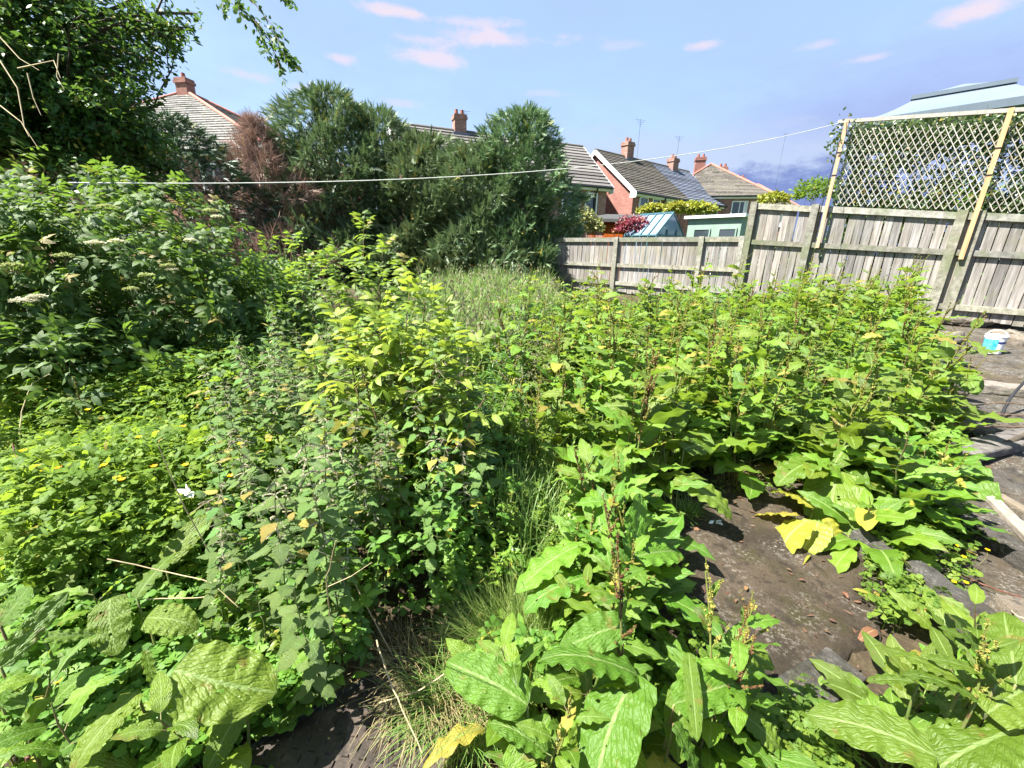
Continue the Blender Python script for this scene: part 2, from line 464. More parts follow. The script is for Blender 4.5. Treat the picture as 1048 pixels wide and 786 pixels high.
# small fair-weather clouds, pinkish white
for px, py, rw, rh, am in ((405, 12, 34, 5.5, .95), (470, 22, 62, 5, .7), (505, 39, 72, 8.5, .95), (432, 41, 30, 5, .6), (440, 61, 44, 8, .95), (351, 61, 15, 5, .8), (717, 46, 26, 4.5, .85),
                           (838, 46, 22, 4, .5), (888, 60, 26, 4, .6), (1005, 11, 58, 11, 1.0), (250, 76, 26, 5, .5), (325, 93, 30, 4, .4), (560, 96, 26, 4, .35), (410, 105, 22, 4, .4), (640, 46, 24, 4, .3)):
    a, e = azel(px, py); a_, _ = azel(px+rw, py); _, e_ = azel(px, py-rh)
    cb = blob(a, e, abs(a_-a)*1.25, abs(e_-e)*1.5, .95, 1.35)
    col = N.mix(N.math('MULTIPLY', cb, am*.85), col, lin(250, 234, 245))
bg = N.n('Background', {'Color': col, 'Strength': SKY})
nt.links.new(bg.outputs[0], N.n('OutputWorld').inputs[0])

# ------------------------------------------------------------------ materials
M = {}
M['dock'] = leafmat('dock leaf', [(.078, .155, .013), (.120, .215, .018), (.182, .282, .028)], (.42, .60, .05), rib=(.24, .34, .10), ribw=.045, veins=.15, vk=8, rough=.42, bump=.5, tf=.38, spots=.4, old=.05)
M['dock_big'] = leafmat('large dock leaf', [(.062, .130, .011), (.094, .176, .016), (.140, .226, .022)], (.42, .54, .04), rib=(.20, .28, .09), ribw=.04, veins=.15, vk=8, rough=.47, bump=.5, tf=.34, spec=.34, spots=.5, holes=.16, old=0.)
M['dock_pale'] = leafmat('dock leaf yellowing', [(.22, .27, .03), (.33, .31, .035), (.12, .21, .03)], (.6, .6, .06), rib=(.36, .36, .12), ribw=.05, veins=.12, rough=.5, bump=.3, tf=.35, spots=.55)
M['dock_stem'] = plain('dock stem', (.11, .17, .04), .5, .4, 20, col2=(.12, .07, .035))
M['dock_seed'] = leafmat('dock seeds', [(.17, .19, .03), (.26, .25, .05), (.20, .11, .03)], (.4, .36, .08), rib=(.3, .28, .06), tf=.25, rough=.7)
M['dock_seed_brown'] = leafmat('brown dock seeds', [(.13, .06, .02), (.20, .11, .035), (.15, .15, .03)], (.3, .2, .05), rib=(.2, .13, .05), tf=.2, rough=.75)
M['nettle'] = leafmat('nettle leaf', [(.074, .150, .030), (.108, .196, .038), (.150, .240, .050)], (.34, .50, .07), rib=(.11, .19, .06), ribw=.04, veins=.22, vk=7, rough=.48, bump=.5, tf=.3)
M['nettle_stem'] = plain('nettle stem', (.10, .13, .04), .6, .3, 25)
M['catkin'] = leafmat('nettle catkins', [(.55, .50, .38), (.62, .56, .46), (.50, .50, .32)], (.6, .58, .4), rib=(.55, .5, .4), tf=.45, rough=.8)
M['elder'] = leafmat('elder leaf', [(.040, .105, .020), (.072, .158, .027), (.118, .215, .036)], (.30, .50, .05), rib=(.10, .19, .05), ribw=.05, veins=.12, vk=8, rough=.46, bump=.3, tf=.34, spec=.35)
M['elder_young'] = leafmat('young elder leaf', [(.11, .20, .022), (.19, .28, .03), (.30, .37, .04)], (.5, .62, .06), rib=(.3, .38, .09), ribw=.05, veins=.14, vk=8, rough=.4, bump=.3, tf=.4)
M['elder_mid'] = leafmat('elder sapling leaf', [(.07, .155, .02), (.11, .21, .026), (.16, .27, .03)], (.4, .56, .05), rib=(.2, .3, .08), ribw=.05, veins=.14, vk=8, rough=.4, bump=.3, tf=.4)
M['willowherb'] = leafmat('willowherb leaf', [(.06, .13, .035), (.09, .18, .045), (.13, .22, .05)], (.3, .46, .08), rib=(.2, .29, .12), ribw=.06, rough=.5, tf=.35)
M['weed'] = leafmat('leafy weed', [(.085, .17, .02), (.14, .235, .026), (.21, .29, .035)], (.42, .56, .06), rib=(.25, .33, .08), ribw=.06, rough=.45, tf=.4)
M['cover'] = leafmat(old=.02, name='low herbs', cols= [(.060, .140, .018), (.105, .21, .025), (.17, .27, .032)], trans=(.38, .56, .05), rib=(.14, .24, .06), rough=.58, tf=.36, spec=.25)
M['cover_bright'] = leafmat(old=.015, name='meadow herbs', cols= [(.066, .168, .018), (.115, .25, .025), (.20, .335, .036)], trans=(.44, .62, .05), rib=(.22, .32, .06), rough=.62, tf=.42, spec=.25)
M['grass'] = leafmat('grass blade', [(.085, .17, .035), (.13, .225, .045), (.19, .27, .06), (.29, .30, .12)], (.35, .5, .12), rib=(.14, .22, .06), ribw=.1, rough=.5, tf=.4)
M['grass_fine'] = leafmat('fine grass', [(.10, .20, .03), (.16, .26, .05), (.24, .30, .09)], (.4, .55, .12), rib=(.2, .3, .08), ribw=.1, rough=.5, tf=.4)
M['grass_dry'] = leafmat('dry grass', [(.22, .17, .08), (.34, .28, .14), (.16, .17, .05), (.26, .20, .10)], (.5, .42, .2), rib=(.4, .34, .18), ribw=.1, rough=.7, tf=.3)
M['grass_seed'] = leafmat('grass seed heads', [(.20, .23, .11), (.29, .29, .16), (.25, .23, .14)], (.4, .36, .2), tf=.3, rough=.7)
M['tree_leaf'] = leafmat('overhanging tree leaf', [(.028, .070, .015), (.048, .108, .022), (.080, .150, .030)], (.22, .38, .04), rib=(.06, .11, .04), rough=.5, tf=.28, spec=.3)
M['cypress'] = leafmat('cypress spray', [(.055, .112, .042), (.125, .198, .078), (.23, .305, .165)], (.20, .30, .10), rib=(.05, .10, .05), rough=.5, tf=.14, objvar=.12)
M['brown_twig'] = leafmat('dead conifer sprays', [(.18, .11, .09), (.34, .22, .18), (.50, .37, .32)], (.25, .15, .1), rib=(.2, .12, .09), rough=.85, tf=.15)
M['dark_conifer'] = leafmat('dark conifer', [(.018, .046, .020), (.032, .070, .030), (.05, .095, .045)], (.06, .12, .05), rough=.55, tf=.12)
M['ivy'] = leafmat('climber leaf', [(.030, .075, .022), (.055, .12, .03), (.10, .17, .04), (.09, .10, .03)], (.2, .34, .06), rib=(.1, .17, .06), rough=.38, tf=.28)
M['yellow_bush'] = leafmat('yellow shrub', [(.15, .18, .018), (.26, .25, .022), (.10, .14, .018)], (.6, .56, .05), rib=(.4, .4, .06), rough=.5, tf=.3)
M['red_bush'] = leafmat('red maple leaf', [(.10, .012, .022), (.19, .025, .045), (.28, .06, .09)], (.4, .06, .08), rib=(.2, .04, .05), rough=.5, tf=.3)
M['variegated'] = leafmat('variegated shrub', [(.10, .15, .03), (.30, .32, .12), (.22, .15, .05), (.08, .12, .03)], (.4, .42, .12), rib=(.2, .25, .08), rough=.5, tf=.3)
M['bark'] = plain('bark', (.085, .065, .045), .9, .5, 14, bump=.6)
M['twig'] = plain('twig', (.14, .085, .05), .8, .45, 30)
M['twig_red'] = plain('red brown cane', (.13, .045, .025), .6, .4, 30)
M['straw'] = plain('dead straw stem', (.42, .34, .19), .8, .3, 30)
M['dead_leaf'] = leafmat('dead leaf', [(.075, .036, .02), (.15, .065, .028), (.07, .038, .025), (.12, .075, .04)], (.3, .12, .04), rib=(.3, .2, .1), ribw=.05, veins=.2, rough=.7, tf=.15)
M['white_petal'] = leafmat('cream flower', [(.55, .54, .36), (.68, .67, .50), (.52, .56, .28)], (.7, .7, .45), rib=(.6, .6, .4), tf=.3, rough=.6)
M['green_bud'] = leafmat('green flower buds', [(.26, .33, .09), (.36, .42, .14), (.3, .38, .1)], (.5, .56, .2), tf=.3, rough=.6)
M['yellow_petal'] = leafmat('yellow petal', [(.78, .48, .006), (.86, .58, .01), (.8, .42, .005)], (.9, .6, .02), rib=(.8, .5, .01), tf=.3, rough=.3)
M['fence'] = woodmat('weathered fence boards', [(.072, .064, .058), (.195, .182, .168), (.335, .322, .305)], (8, 8, .55), ((.16, .15, .085), .35))
M['rail'] = woodmat('weathered fence rails', [(.085, .082, .066), (.19, .185, .155), (.31, .30, .26)], (4, 4, 4), ((.105, .125, .06), .65))
M['pole'] = woodmat('pale timber pole', [(.27, .135, .05), (.37, .20, .08), (.45, .28, .13)], (9, 9, .7))
M['lath'] = woodmat('trellis laths', [(.20, .185, .155), (.30, .285, .25), (.40, .385, .345)], (6, 6, 6))
M['plank'] = woodmat('grey plank', [(.06, .052, .045), (.125, .11, .096), (.21, .19, .165)], (6, 6, 6), ((.07, .075, .04), .45))
M['plank_light'] = woodmat('split timber', [(.10, .078, .052), (.16, .13, .095), (.22, .19, .14)], (6, 6, 6))
M['rope'] = plain('washing line', (.66, .65, .60), .7, .15, 40)
M['white'] = plain('white paint', (.70, .70, .69), .5, .08, 3)
M['black'] = plain('black plastic', (.02, .02, .022), .4, .2, 8)
M['dark_roof'] = plain('dark felt', (.05, .05, .05), .9, .3, 5)
M['terracotta'] = plain('terracotta', (.24, .085, .055), .8, .3, 6)
M['redtile'] = plain('red ridge tile', (.40, .15, .11), .85, .3, 7)
M['brick'] = brickmat('red brick', (.22, .058, .042), (.30, .10, .075), (.28, .22, .18))
M['brick_pink'] = brickmat('pink brick', (.24, .085, .072), (.31, .13, .10), (.30, .24, .21))
M['brick_old'] = brickmat('sooty brick', (.21, .085, .06), (.33, .14, .10), (.3, .26, .22), .5)
M['roof_grey'] = roofmat('lichen grey tiles', (.088, .078, .068), (.20, .188, .155), .5)
M['roof_pale'] = roofmat('pale lichen tiles', (.10, .097, .09), (.25, .25, .23), .65, mf=.35)
M['roof_big'] = roofmat('grey concrete tiles', (.112, .104, .098), (.19, .178, .158), .3, mf=.12)
M['roof_blue'] = roofmat('blue grey tiles', (.13, .145, .19), (.20, .22, .27), .3, mf=.05)
M['glass'] = glassmat('window glass')
M['shed_brown'] = woodmat('brown shed boards', [(.15, .055, .035), (.23, .09, .055), (.30, .13, .08)], (8, 8, .6))
M['shed_green'] = plain('pale green painted boards', (.19, .27, .225), .7, .15, 3)
M['teal_frame'] = plain('teal frame', (.06, .14, .17), .45, .2, 6)
M['ghglass'] = plain('pale blue polycarbonate', (.22, .31, .42), .18, .12, 1.5, spec=.7)
M['gazebo'] = plain('blue grey canopy cloth', (.10, .132, .178), .75, .10, 1.2)
M['gazebo_dark'] = plain('canopy trim', (.085, .115, .145), .75, .15, 2)

# ground: soil, moss and litter, grass further off
m, nt, out = mat('soil and turf'); N = NT(nt)
tc = N.n('TexCoord').outputs['Object']
n1 = N.noise(3.0, tc, 8, .7); n2 = N.noise(45, tc, 6, .7)
soil = N.ramp(n1, [(.3, (.030, .024, .015)), (.5, (.060, .045, .028)), (.7, (.085, .075, .035))])
soil = N.mix(N.math('MULTIPLY', N.sstep(.5, .7, n2), .6), soil, (.15, .115, .07))
pos = N.n('SeparateXYZ', {0: tc})
rr = N.math('SQRT', N.math('ADD', N.math('MULTIPLY', pos.outputs[0], pos.outputs[0]), N.math('MULTIPLY', pos.outputs[1], pos.outputs[1])))
turf = N.ramp(N.noise(.6, tc, 6, .7), [(.3, (.045, .085, .02)), (.7, (.085, .13, .035))])
soil = N.mix(N.sstep(11, 16, rr), soil, turf)
p = N.n('BsdfPrincipled', {'Base Color': soil, 'Roughness': .95, 'Specular IOR Level': .15, 'Normal': N.n('Bump', {'Height': n2, 'Strength': .9, 'Distance': .03}).outputs[0]})
nt.links.new(p.outputs[0], out.inputs[0]); M['soil'] = m

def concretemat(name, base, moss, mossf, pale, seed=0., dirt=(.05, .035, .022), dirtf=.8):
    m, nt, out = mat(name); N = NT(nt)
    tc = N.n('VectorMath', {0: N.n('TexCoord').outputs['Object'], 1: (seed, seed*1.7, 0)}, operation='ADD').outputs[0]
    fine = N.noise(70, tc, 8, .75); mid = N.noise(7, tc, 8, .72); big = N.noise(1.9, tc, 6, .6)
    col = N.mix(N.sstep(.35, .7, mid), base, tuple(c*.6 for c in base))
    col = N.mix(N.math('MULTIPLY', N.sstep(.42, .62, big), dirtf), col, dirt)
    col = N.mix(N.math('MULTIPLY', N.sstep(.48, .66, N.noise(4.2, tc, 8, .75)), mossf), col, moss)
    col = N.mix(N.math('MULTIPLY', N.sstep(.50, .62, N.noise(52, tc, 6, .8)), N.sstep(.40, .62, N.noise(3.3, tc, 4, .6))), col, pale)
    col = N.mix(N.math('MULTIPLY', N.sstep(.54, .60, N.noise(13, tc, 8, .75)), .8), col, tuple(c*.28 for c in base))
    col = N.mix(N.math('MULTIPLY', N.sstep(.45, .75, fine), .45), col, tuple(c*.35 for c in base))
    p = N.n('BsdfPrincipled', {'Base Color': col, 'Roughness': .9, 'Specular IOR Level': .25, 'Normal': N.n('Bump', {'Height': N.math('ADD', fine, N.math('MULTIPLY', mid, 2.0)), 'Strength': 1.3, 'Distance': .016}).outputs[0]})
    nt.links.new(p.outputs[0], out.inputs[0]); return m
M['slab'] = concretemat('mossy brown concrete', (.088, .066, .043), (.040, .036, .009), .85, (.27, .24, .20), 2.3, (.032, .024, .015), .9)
M['stone'] = concretemat('grey kerb stone', (.085, .080, .073), (.05, .055, .02), .5, (.22, .21, .19), 3., dirtf=.4)
M['paving'] = concretemat('wet grey paving', (.085, .076, .066), (.085, .075, .03), .5, (.30, .28, .25), 5., (.085, .06, .03), .6)
M['rubble'] = concretemat('pale rubble', (.21, .185, .15), (.12, .11, .07), .4, (.36, .33, .28), 9., (.2, .15, .1), .5)

# checker plate
m, nt, out = mat('rusted dark steel'); N = NT(nt)
tc = N.n('TexCoord').outputs['Object']
n1 = N.noise(14, tc, 8, .7)
col = N.ramp(n1, [(.3, (.016, .013, .010)), (.55, (.036, .026, .019)), (.75, (.075, .052, .036))])
col = N.mix(N.math('MULTIPLY', N.sstep(.5, .62, N.noise(5, tc, 7, .7)), .5), col, (.13, .10, .075))
p = N.n('BsdfPrincipled', {'Base Color': col, 'Roughness': N.math('MULTIPLY_ADD', n1, .5, .22), 'Metallic': .25, 'Specular IOR Level': .5, 'Normal': N.n('Bump', {'Height': N.noise(60, tc, 6, .7), 'Strength': .35, 'Distance': .004}).outputs[0]})
nt.links.new(p.outputs[0], out.inputs[0]); M['plate'] = m

# ------------------------------------------------------------------ ground sheet
gx = np.concatenate([-np.geomspace(900, 12, 26), np.linspace(-11.5, 11.5, 160), np.geomspace(12, 900, 26)])
gy = np.concatenate([-np.geomspace(300, 6, 16), np.linspace(-5.5, 14, 140), np.geomspace(14.5, 1200, 30)])
XX, YY = np.meshgrid(gx, gy); ZZ = ground(XX, YY)
ny, nx = XX.shape
idx = np.arange(nx*ny).reshape(ny, nx)
mb = MB(); mb.raw(np.stack([XX, YY, ZZ], -1).reshape(-1, 3), np.stack([idx[:-1, :-1], idx[:-1, 1:], idx[1:, 1:], idx[1:, :-1]], -1).reshape(-1, 4))
kind(mb.obj('ground', M['soil']), 'structure')

def sheet(name, poly, th, m, lift=.02, n=26, rough=.008, label=None):
    """thick paved patch: a plan polygon filled with a fine grid that follows the ground"""
    poly = [tuple(p[:2]) for p in poly]
    xs = [p[0] for p in poly]; ys = [p[1] for p in poly]
    mb = MB(); c = np.mean(np.array(poly), 0)
    rings = 10; k = len(poly); per = 14
    out_ = []
    for i in range(k):
        a, b = np.array(poly[i]), np.array(poly[(i+1) % k])
        for j in range(per):
            t = j/per; q = a+(b-a)*t
            out_.append(q+rng.normal(0, .006, 2))
    out_ = np.array(out_); n_ = len(out_)
    V = []
    for r in np.concatenate([[.0004], np.linspace(.1, 1, rings-1)]):
        q = c+(out_-c)*r
        V.append(np.column_stack([q, ground(q[:, 0], q[:, 1])+lift+rng.normal(0, rough*.4, n_)*r]))
    q = out_; V.append(np.column_stack([q+nrm(q-c)*.01, ground(q[:, 0], q[:, 1])+lift-th]))
    F = [[i*n_+j, i*n_+(j+1) % n_, (i+1)*n_+(j+1) % n_, (i+1)*n_+j] for i in range(rings) for j in range(n_)]
    mb.raw(np.concatenate(V), np.array(F)[:, ::-1])
    return mb.obj(name, m, smooth_=True)

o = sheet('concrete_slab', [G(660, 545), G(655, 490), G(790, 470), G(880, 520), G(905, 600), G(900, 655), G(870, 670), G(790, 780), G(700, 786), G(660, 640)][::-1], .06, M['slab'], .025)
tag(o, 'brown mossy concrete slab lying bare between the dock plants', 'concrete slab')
kind(sheet('path', [(2.02, .7), (4.2, .4), (6.2, 2.6), (9.5, 5.2), (9.6, 6.4), (7.6, 7.3), (5.2, 5.8), (3.1, 3.5), (2.05, 2.3)], .05, M['paving'], .015), 'structure')

# ------------------------------------------------------------------ manhole cover
t = thing('manhole_cover', 'rusty brown checker plate manhole cover set in the soil beside the dry grass', 'manhole cover', (-.47, .77, .0), rad(38))
t.location.z = float(ground(-.47, .77))+.03
mb = MB(); mb.box((0, 0, 0), (.64, .64, .018)); mb.obj('plate', M['plate'], t, False)
T_b = []
mb = MB()
for i in range(-7, 8):
    for j in range(-7, 8):
        a = rad(45) if (i+j) % 2 else rad(-45)
        R = np.array([[cos(a), -sin(a), 0], [sin(a), cos(a), 0], [0, 0, 1]])
        mb.box((i*.041, j*.041, .0105), (.030, .011, .010), R, rnd=.5, taper=.55)
o = mb.obj('tread_pattern', M['plate'], t, False); kind(o, 'stuff')
mb = MB()
for s_ in (-1, 1):
    mb.box((s_*.334, 0, -.012), (.024, .70, .035)); mb.box((0, s_*.334, -.012), (.64, .024, .034))
mb.obj('frame', M['stone'], t, False)

# ------------------------------------------------------------------ kerbs and stones by the path
def block(name, a, b, w, h, m, label, cat, group=None, z=None, tilt=0):
    """rough stone or timber lying from plan point a to b"""
    a = np.array(a, float); b = np.array(b, float)
    c = (a+b)/2; L = np.linalg.norm((b-a)[:2])
    o = thing(name, label, cat, (c[0], c[1], float(ground(c[0], c[1])) if z is None else z), math.atan2(b[1]-a[1], b[0]-a[0]), group)
    me = None
    n1, n2 = max(4, int(L/.06)), 5
    mb = MB()
    mb.box((0, 0, h/2), (L, w, h))
    ob = mb.mesh(name, m, False)
    bpy.data.objects.remove(o)
    o = bpy.data.objects.new(name, ob); C.objects.link(o)
    o.location = (float(c[0]), float(c[1]), float(ground(c[0], c[1])) if z is None else z); o.rotation_euler = (tilt, 0, math.atan2(b[1]-a[1], b[0]-a[0]))
    be = o.modifiers.new('edge', 'BEVEL'); be.width = min(w, h)*.18; be.segments = 2
    we = o.modifiers.new('weld', 'WELD'); we.merge_threshold = .0005
    o.modifiers.move(1, 0)
    su = o.modifiers.new('sub', 'SUBSURF'); su.subdivision_type = 'SIMPLE'; su.levels = su.render_levels = 4
    tx = bpy.data.textures.new('rough', 'CLOUDS'); tx.noise_scale = .09; tx.noise_depth = 4
    di = o.modifiers.new('rough', 'DISPLACE'); di.texture = tx; di.strength = min(.03, h*.3); di.mid_level = .5; di.texture_coords = 'GLOBAL'
    return tag(o, label, cat, group)
k1, k2 = G(905, 560), G(1046, 668)
block('kerb_stone', G(925, 592), G(1034, 676), .10, .13, M['stone'], 'grey concrete kerb edging with yellow buttercups growing over it', 'kerb')
block('kerb_stone', G(872, 556), G(918, 590), .10, .11, M['stone'], 'short grey kerb piece half covered by creeping buttercup leaves', 'kerb')
block('kerb_stone', G(955, 528), G(1060, 592), .11, .12, M['stone'], 'grey kerb edging beside the split timbers on the path', 'kerb')
block('concrete_block', G(806, 722), G(864, 684), .15, .032, M['stone'], 'flat grey concrete piece at the edge of the brown slab', 'concrete block')
block('paving_stone', G(1052, 640), G(1100, 700), .34, .16, M['rubble'], 'pale smooth paving stone beside the lush dock clump', 'paving stone')
block('timber_offcut', G(1000, 500), G(1075, 585), .07, .045, M['plank_light'], 'pale split timber lying along the grey kerb', 'timber')
block('timber_offcut', G(1020, 510), G(1080, 545), .06, .045, M['plank_light'], 'short brownish timber end lying across the paving', 'timber', z=.06)
block('sleeper', G(952, 396), G(1090, 408), .22, .11, M['plank'], 'weathered grey timber sleeper lying in front of the white tub', 'sleeper')
block('sleeper', G(905, 430), G(1010, 446), .22, .10, M['plank'], 'weathered grey timber sleeper behind the tall green dock spikes', 'sleeper')
block('sleeper', G(975, 478), G(1080, 440), .20, .08, M['plank'], 'dark weathered sleeper lying under the loose branches', 'sleeper')
# ------------------------------------------------------------------ fence (plan line fitted to the boards)
FNRM = np.array([-FU[1], FU[0], 0])          # horizontal normal; pick the side towards the camera
if FNRM @ np.array([-FP0[0], -FP0[1], 0]) < 0: FNRM = -FNRM
FD = np.array([FU[0], FU[1], 0])
def fpt(n, off=0.0, z=0.0):
    p = FP0+FU*FPITCH*n
    return np.array([p[0]+FNRM[0]*off, p[1]+FNRM[1]*off, z])
def fz(n, px, py):
    """height at which the sight line of a pixel passes fence position n"""
    d = ray(px, py); p = fpt(n)
    s = (p[:2] @ (FNRM[:2]))/(d[:2] @ FNRM[:2])
    return float((EYE+d*s)[2])
z_low = fz(49, 632, 243)                 # level top of the far, lower fence
zt24 = fz(24.5, 757, 209); zt0 = fz(0, 985, 217)
ztop = lambda n: zt24+(zt0-zt24)*(24.5-n)/24.5 if n <= 24.5 else z_low
slope = (zt24-zt0)/24.5
zmid_hi = lambda n: fz(0, 970, 258)+slope*n*.55
def gnd(n): p = fpt(n); return float(ground(p[0], p[1]))
Rf = np.stack([FD, FNRM, [0, 0, 1]], 1)

def fence(name, label, n0, n1, posts, tops, post_w):
    t = thing(name, label, 'fence', tuple(fpt(n0)[:2])+(gnd(n0),))
    L = -np.array(t.location)
    ns = sorted(posts)
    for a, b in zip(ns[:-1], ns[1:]):
        mb = MB(); n = int(math.floor(b-a-.4))
        step = (b-a)/max(1, n)
        for k in range(n):
            q = a+step*(k+.5)
            w_ = FPITCH*step*rng.uniform(.84, .94)
            zt = ztop(q)-.05+rng.uniform(-.02, .015); zb = gnd(q)+.05+rng.uniform(-.03, .05)
            c = fpt(q, -.02)+np.array([0, 0, (zt+zb)/2])+L
            tl = rng.normal(0, .012)
            R = Rf @ np.array([[cos(tl), 0, sin(tl)], [0, 1, 0], [-sin(tl), 0, cos(tl)]])
            mb.box(c, (w_, .018, zt-zb), R)
        mb.obj('board_panel', M['fence'], t, False)
        for hz, h in ((lambda n: ztop(n)-.06, .115), (lambda n: mid(n), .10), (lambda n: gnd(n)+.30, .10)):
            mb = MB()
            mb.bar(fpt(a+.35, .022, hz(a))+L, fpt(b-.35, .022, hz(b))+L, .05, h)
            mb.obj('rail', M['rail'], t, False)
    for p in ns:
        mb = MB(); zt = tops(p); zb = gnd(p)-.1
        c = fpt(p, .03)+np.array([0, 0, (zt+zb)/2])+L
        mb.box(c, (post_w, .11, zt-zb), Rf)
        o = mb.obj('post', M['rail'], t, False)
mid = lambda n: zmid_hi(n)
fence('wooden_fence', 'tall weathered board fence with greenish rails carrying the trellis', -28, 24.5, [-28, -14, -1.6, 0, 16, 24.5], lambda n: ztop(n)+.03, .13)
z_m = fz(49, 622, 271)
mid = lambda n: z_m
fence('wooden_fence', 'lower weathered board fence in front of the greenhouse and sheds', 24.5, 78, [25.3, 32, 49, 66, 78], lambda n: z_low+.01, .12)

# ------------------------------------------------------------------ trellis on poles
zr = lambda n: fz(14.5, 838, 129)+(fz(-1.5, 1020, 116)-fz(14.5, 838, 129))*(14.5-n)/16
t = thing('trellis', 'tall diamond lattice trellis on pale poles above the board fence', 'trellis', tuple(fpt(14)[:2])+(ztop(14),))
L = -np.array(t.location)
def lat(off, sgn, mb, n0, n1):
    pitch = .098; sl = 1.75
    u0, u1 = n0*FPITCH, n1*FPITCH
    zb0 = lambda u: ztop(u/FPITCH)+.03; zt_ = lambda u: zr(u/FPITCH)-.02
    u = u0-1.6
    while u < u1+1.6:
        # line: z = zb + sl*(s-u)*sgn ; clip to the panel
        ss = np.linspace(u-1.3, u+1.3, 131); z = zb0(u)+sl*(ss-u)*sgn
        ok = (ss >= u0) & (ss <= u1) & (z >= zb0(ss.mean())-.0) & (z <= zt_(ss.mean()))
        if ok.sum() > 4:
            a, b = ss[ok][0], ss[ok][-1]; za, zb_ = z[ok][0], z[ok][-1]
            mb.bar(fpt(a/FPITCH, off, za)+L, fpt(b/FPITCH, off, zb_)+L, .006, .0125, up=np.cross(FNRM, nrm(fpt(b/FPITCH, 0, zb_)-fpt(a/FPITCH, 0, za))))
        u += pitch
for n0, n1 in ((-1.5, 14.2), (-22, -1.5)):
    mb = MB(); lat(.02, 1, mb, n0, n1); lat(.0, -1, mb, n0, n1)
    mb.obj('lattice', M['lath'], t, False)
mb = MB(); mb.bar(fpt(15.6, .055, zr(15.6))+L, fpt(-22, .055, zr(-22))+L, .05, .06); mb.obj('top_rail', M['lath'], t, False)
for n, zl in ((14.5, zmid_hi(14.5)-.05), (-1.2, zmid_hi(0)-.12), (-20, 1.6)):
    mb = MB(); a = fpt(n, .12, zl)+L; b = fpt(n, .12, zr(n)+.02)+L
    mb.box((a+b)/2, (.062, .062, b[2]-a[2]), Rf); mb.obj('pole', M['pole'], t, False)
    for zz in (zr(n)-.55, zr(n)-.95):
        mb = MB(); mb.box(fpt(n, .12, zz)+L, (.075, .075, .02), Rf); mb.obj('wire_tie', M['black'], t, False)

# cable tied to the end of the trellis
mb = MB(); q = fpt(14.9, .1)
path = [fpt(14.7+.5*s_, .14-.02*s_, zr(14)-.05-1.75*s_) for s_ in np.linspace(0, 1, 12)]
mb.tube(path, .008, 5); tag(mb.obj('cable', M['black']), 'thin black cable hanging beside the far trellis pole', 'cable')

# ------------------------------------------------------------------ washing line
A_ = fpt(14.5, .16, zr(14.5)-.02); B_ = atz(70, 187, 3.6)
mb = MB(); s_ = np.linspace(0, 1, 40)
P = A_[None]*(1-s_[:, None])+B_[None]*s_[:, None]
P[:, 2] -= .62*4*s_*(1-s_)*.5
mb.tube(P, .0052, 6)
tag(mb.obj('washing_line', M['rope']), 'white washing line stretched from the trellis pole to the elder bush', 'washing line')
_lx, _ly, _ = proj(P)
print('LINE', [(round(float(a)), round(float(b))) for a, b in zip(_lx[::6], _ly[::6])])

# ------------------------------------------------------------------ gazebo beyond the trellis
gc = atz(982, 100, 13.2); gz = .5
zpk = float(atz(975, 88, 13.2)[2])
t = thing('gazebo', 'blue grey two tier canopy of a garden gazebo rising behind the trellis', 'gazebo', (gc[0], gc[1], gz), rad(47))
def tier(z0, r0, z1, r1, name, m, sag=.12):
    mb = MB(); n = 6
    for q in range(4):
        a = [np.array([cos(q*PI/2+PI/4), sin(q*PI/2+PI/4)]), np.array([cos((q+1)*PI/2+PI/4), sin((q+1)*PI/2+PI/4)])]
        for i in range(n):
            f0, f1 = i/n, (i+1)/n
            r = lambda f: r0+(r1-r0)*f; z = lambda f: z0+(z1-z0)*f-sag*math.sin(f*PI)
            v = [(*(a[0]*r(f0)*1.414), z(f0)), (*(a[1]*r(f0)*1.414), z(f0)), (*(a[1]*r(f1)*1.414), z(f1)), (*(a[0]*r(f1)*1.414), z(f1))]
            mb.quad(*v, rnd=.5)
    return mb.obj(name, m, t, False)
hp = zpk-gz
tier(hp-1.12, 2.35, hp-.40, .98, 'lower_canopy', M['gazebo'])
tier(hp-.34, 1.12, hp, .06, 'upper_canopy', M['gazebo'], .03)
def valance(name, r_, z0_, z1_):
    mb = MB()
    for q in range(4):
        a0_, a1_ = q*PI/2+PI/4, (q+1)*PI/2+PI/4
        mb.quad((r_*1.414*cos(a0_), r_*1.414*sin(a0_), z0_), (r_*1.414*cos(a1_), r_*1.414*sin(a1_), z0_), (r_*1.414*cos(a1_), r_*1.414*sin(a1_), z1_), (r_*1.414*cos(a0_), r_*1.414*sin(a0_), z1_))
    mb.obj(name, M['gazebo_dark'], t, False)
valance('upper_valance', 1.125, hp-.45, hp-.335)
valance('lower_valance', 2.36, hp-1.32, hp-1.115)
for q in range(4):
    a = q*PI/2+PI/4; mb = MB(); mb.box((2.29*1.414*cos(a), 2.29*1.414*sin(a), (hp-1.2)/2), (.07, .07, hp-1.2)); mb.obj('leg', M['black'], t, False)

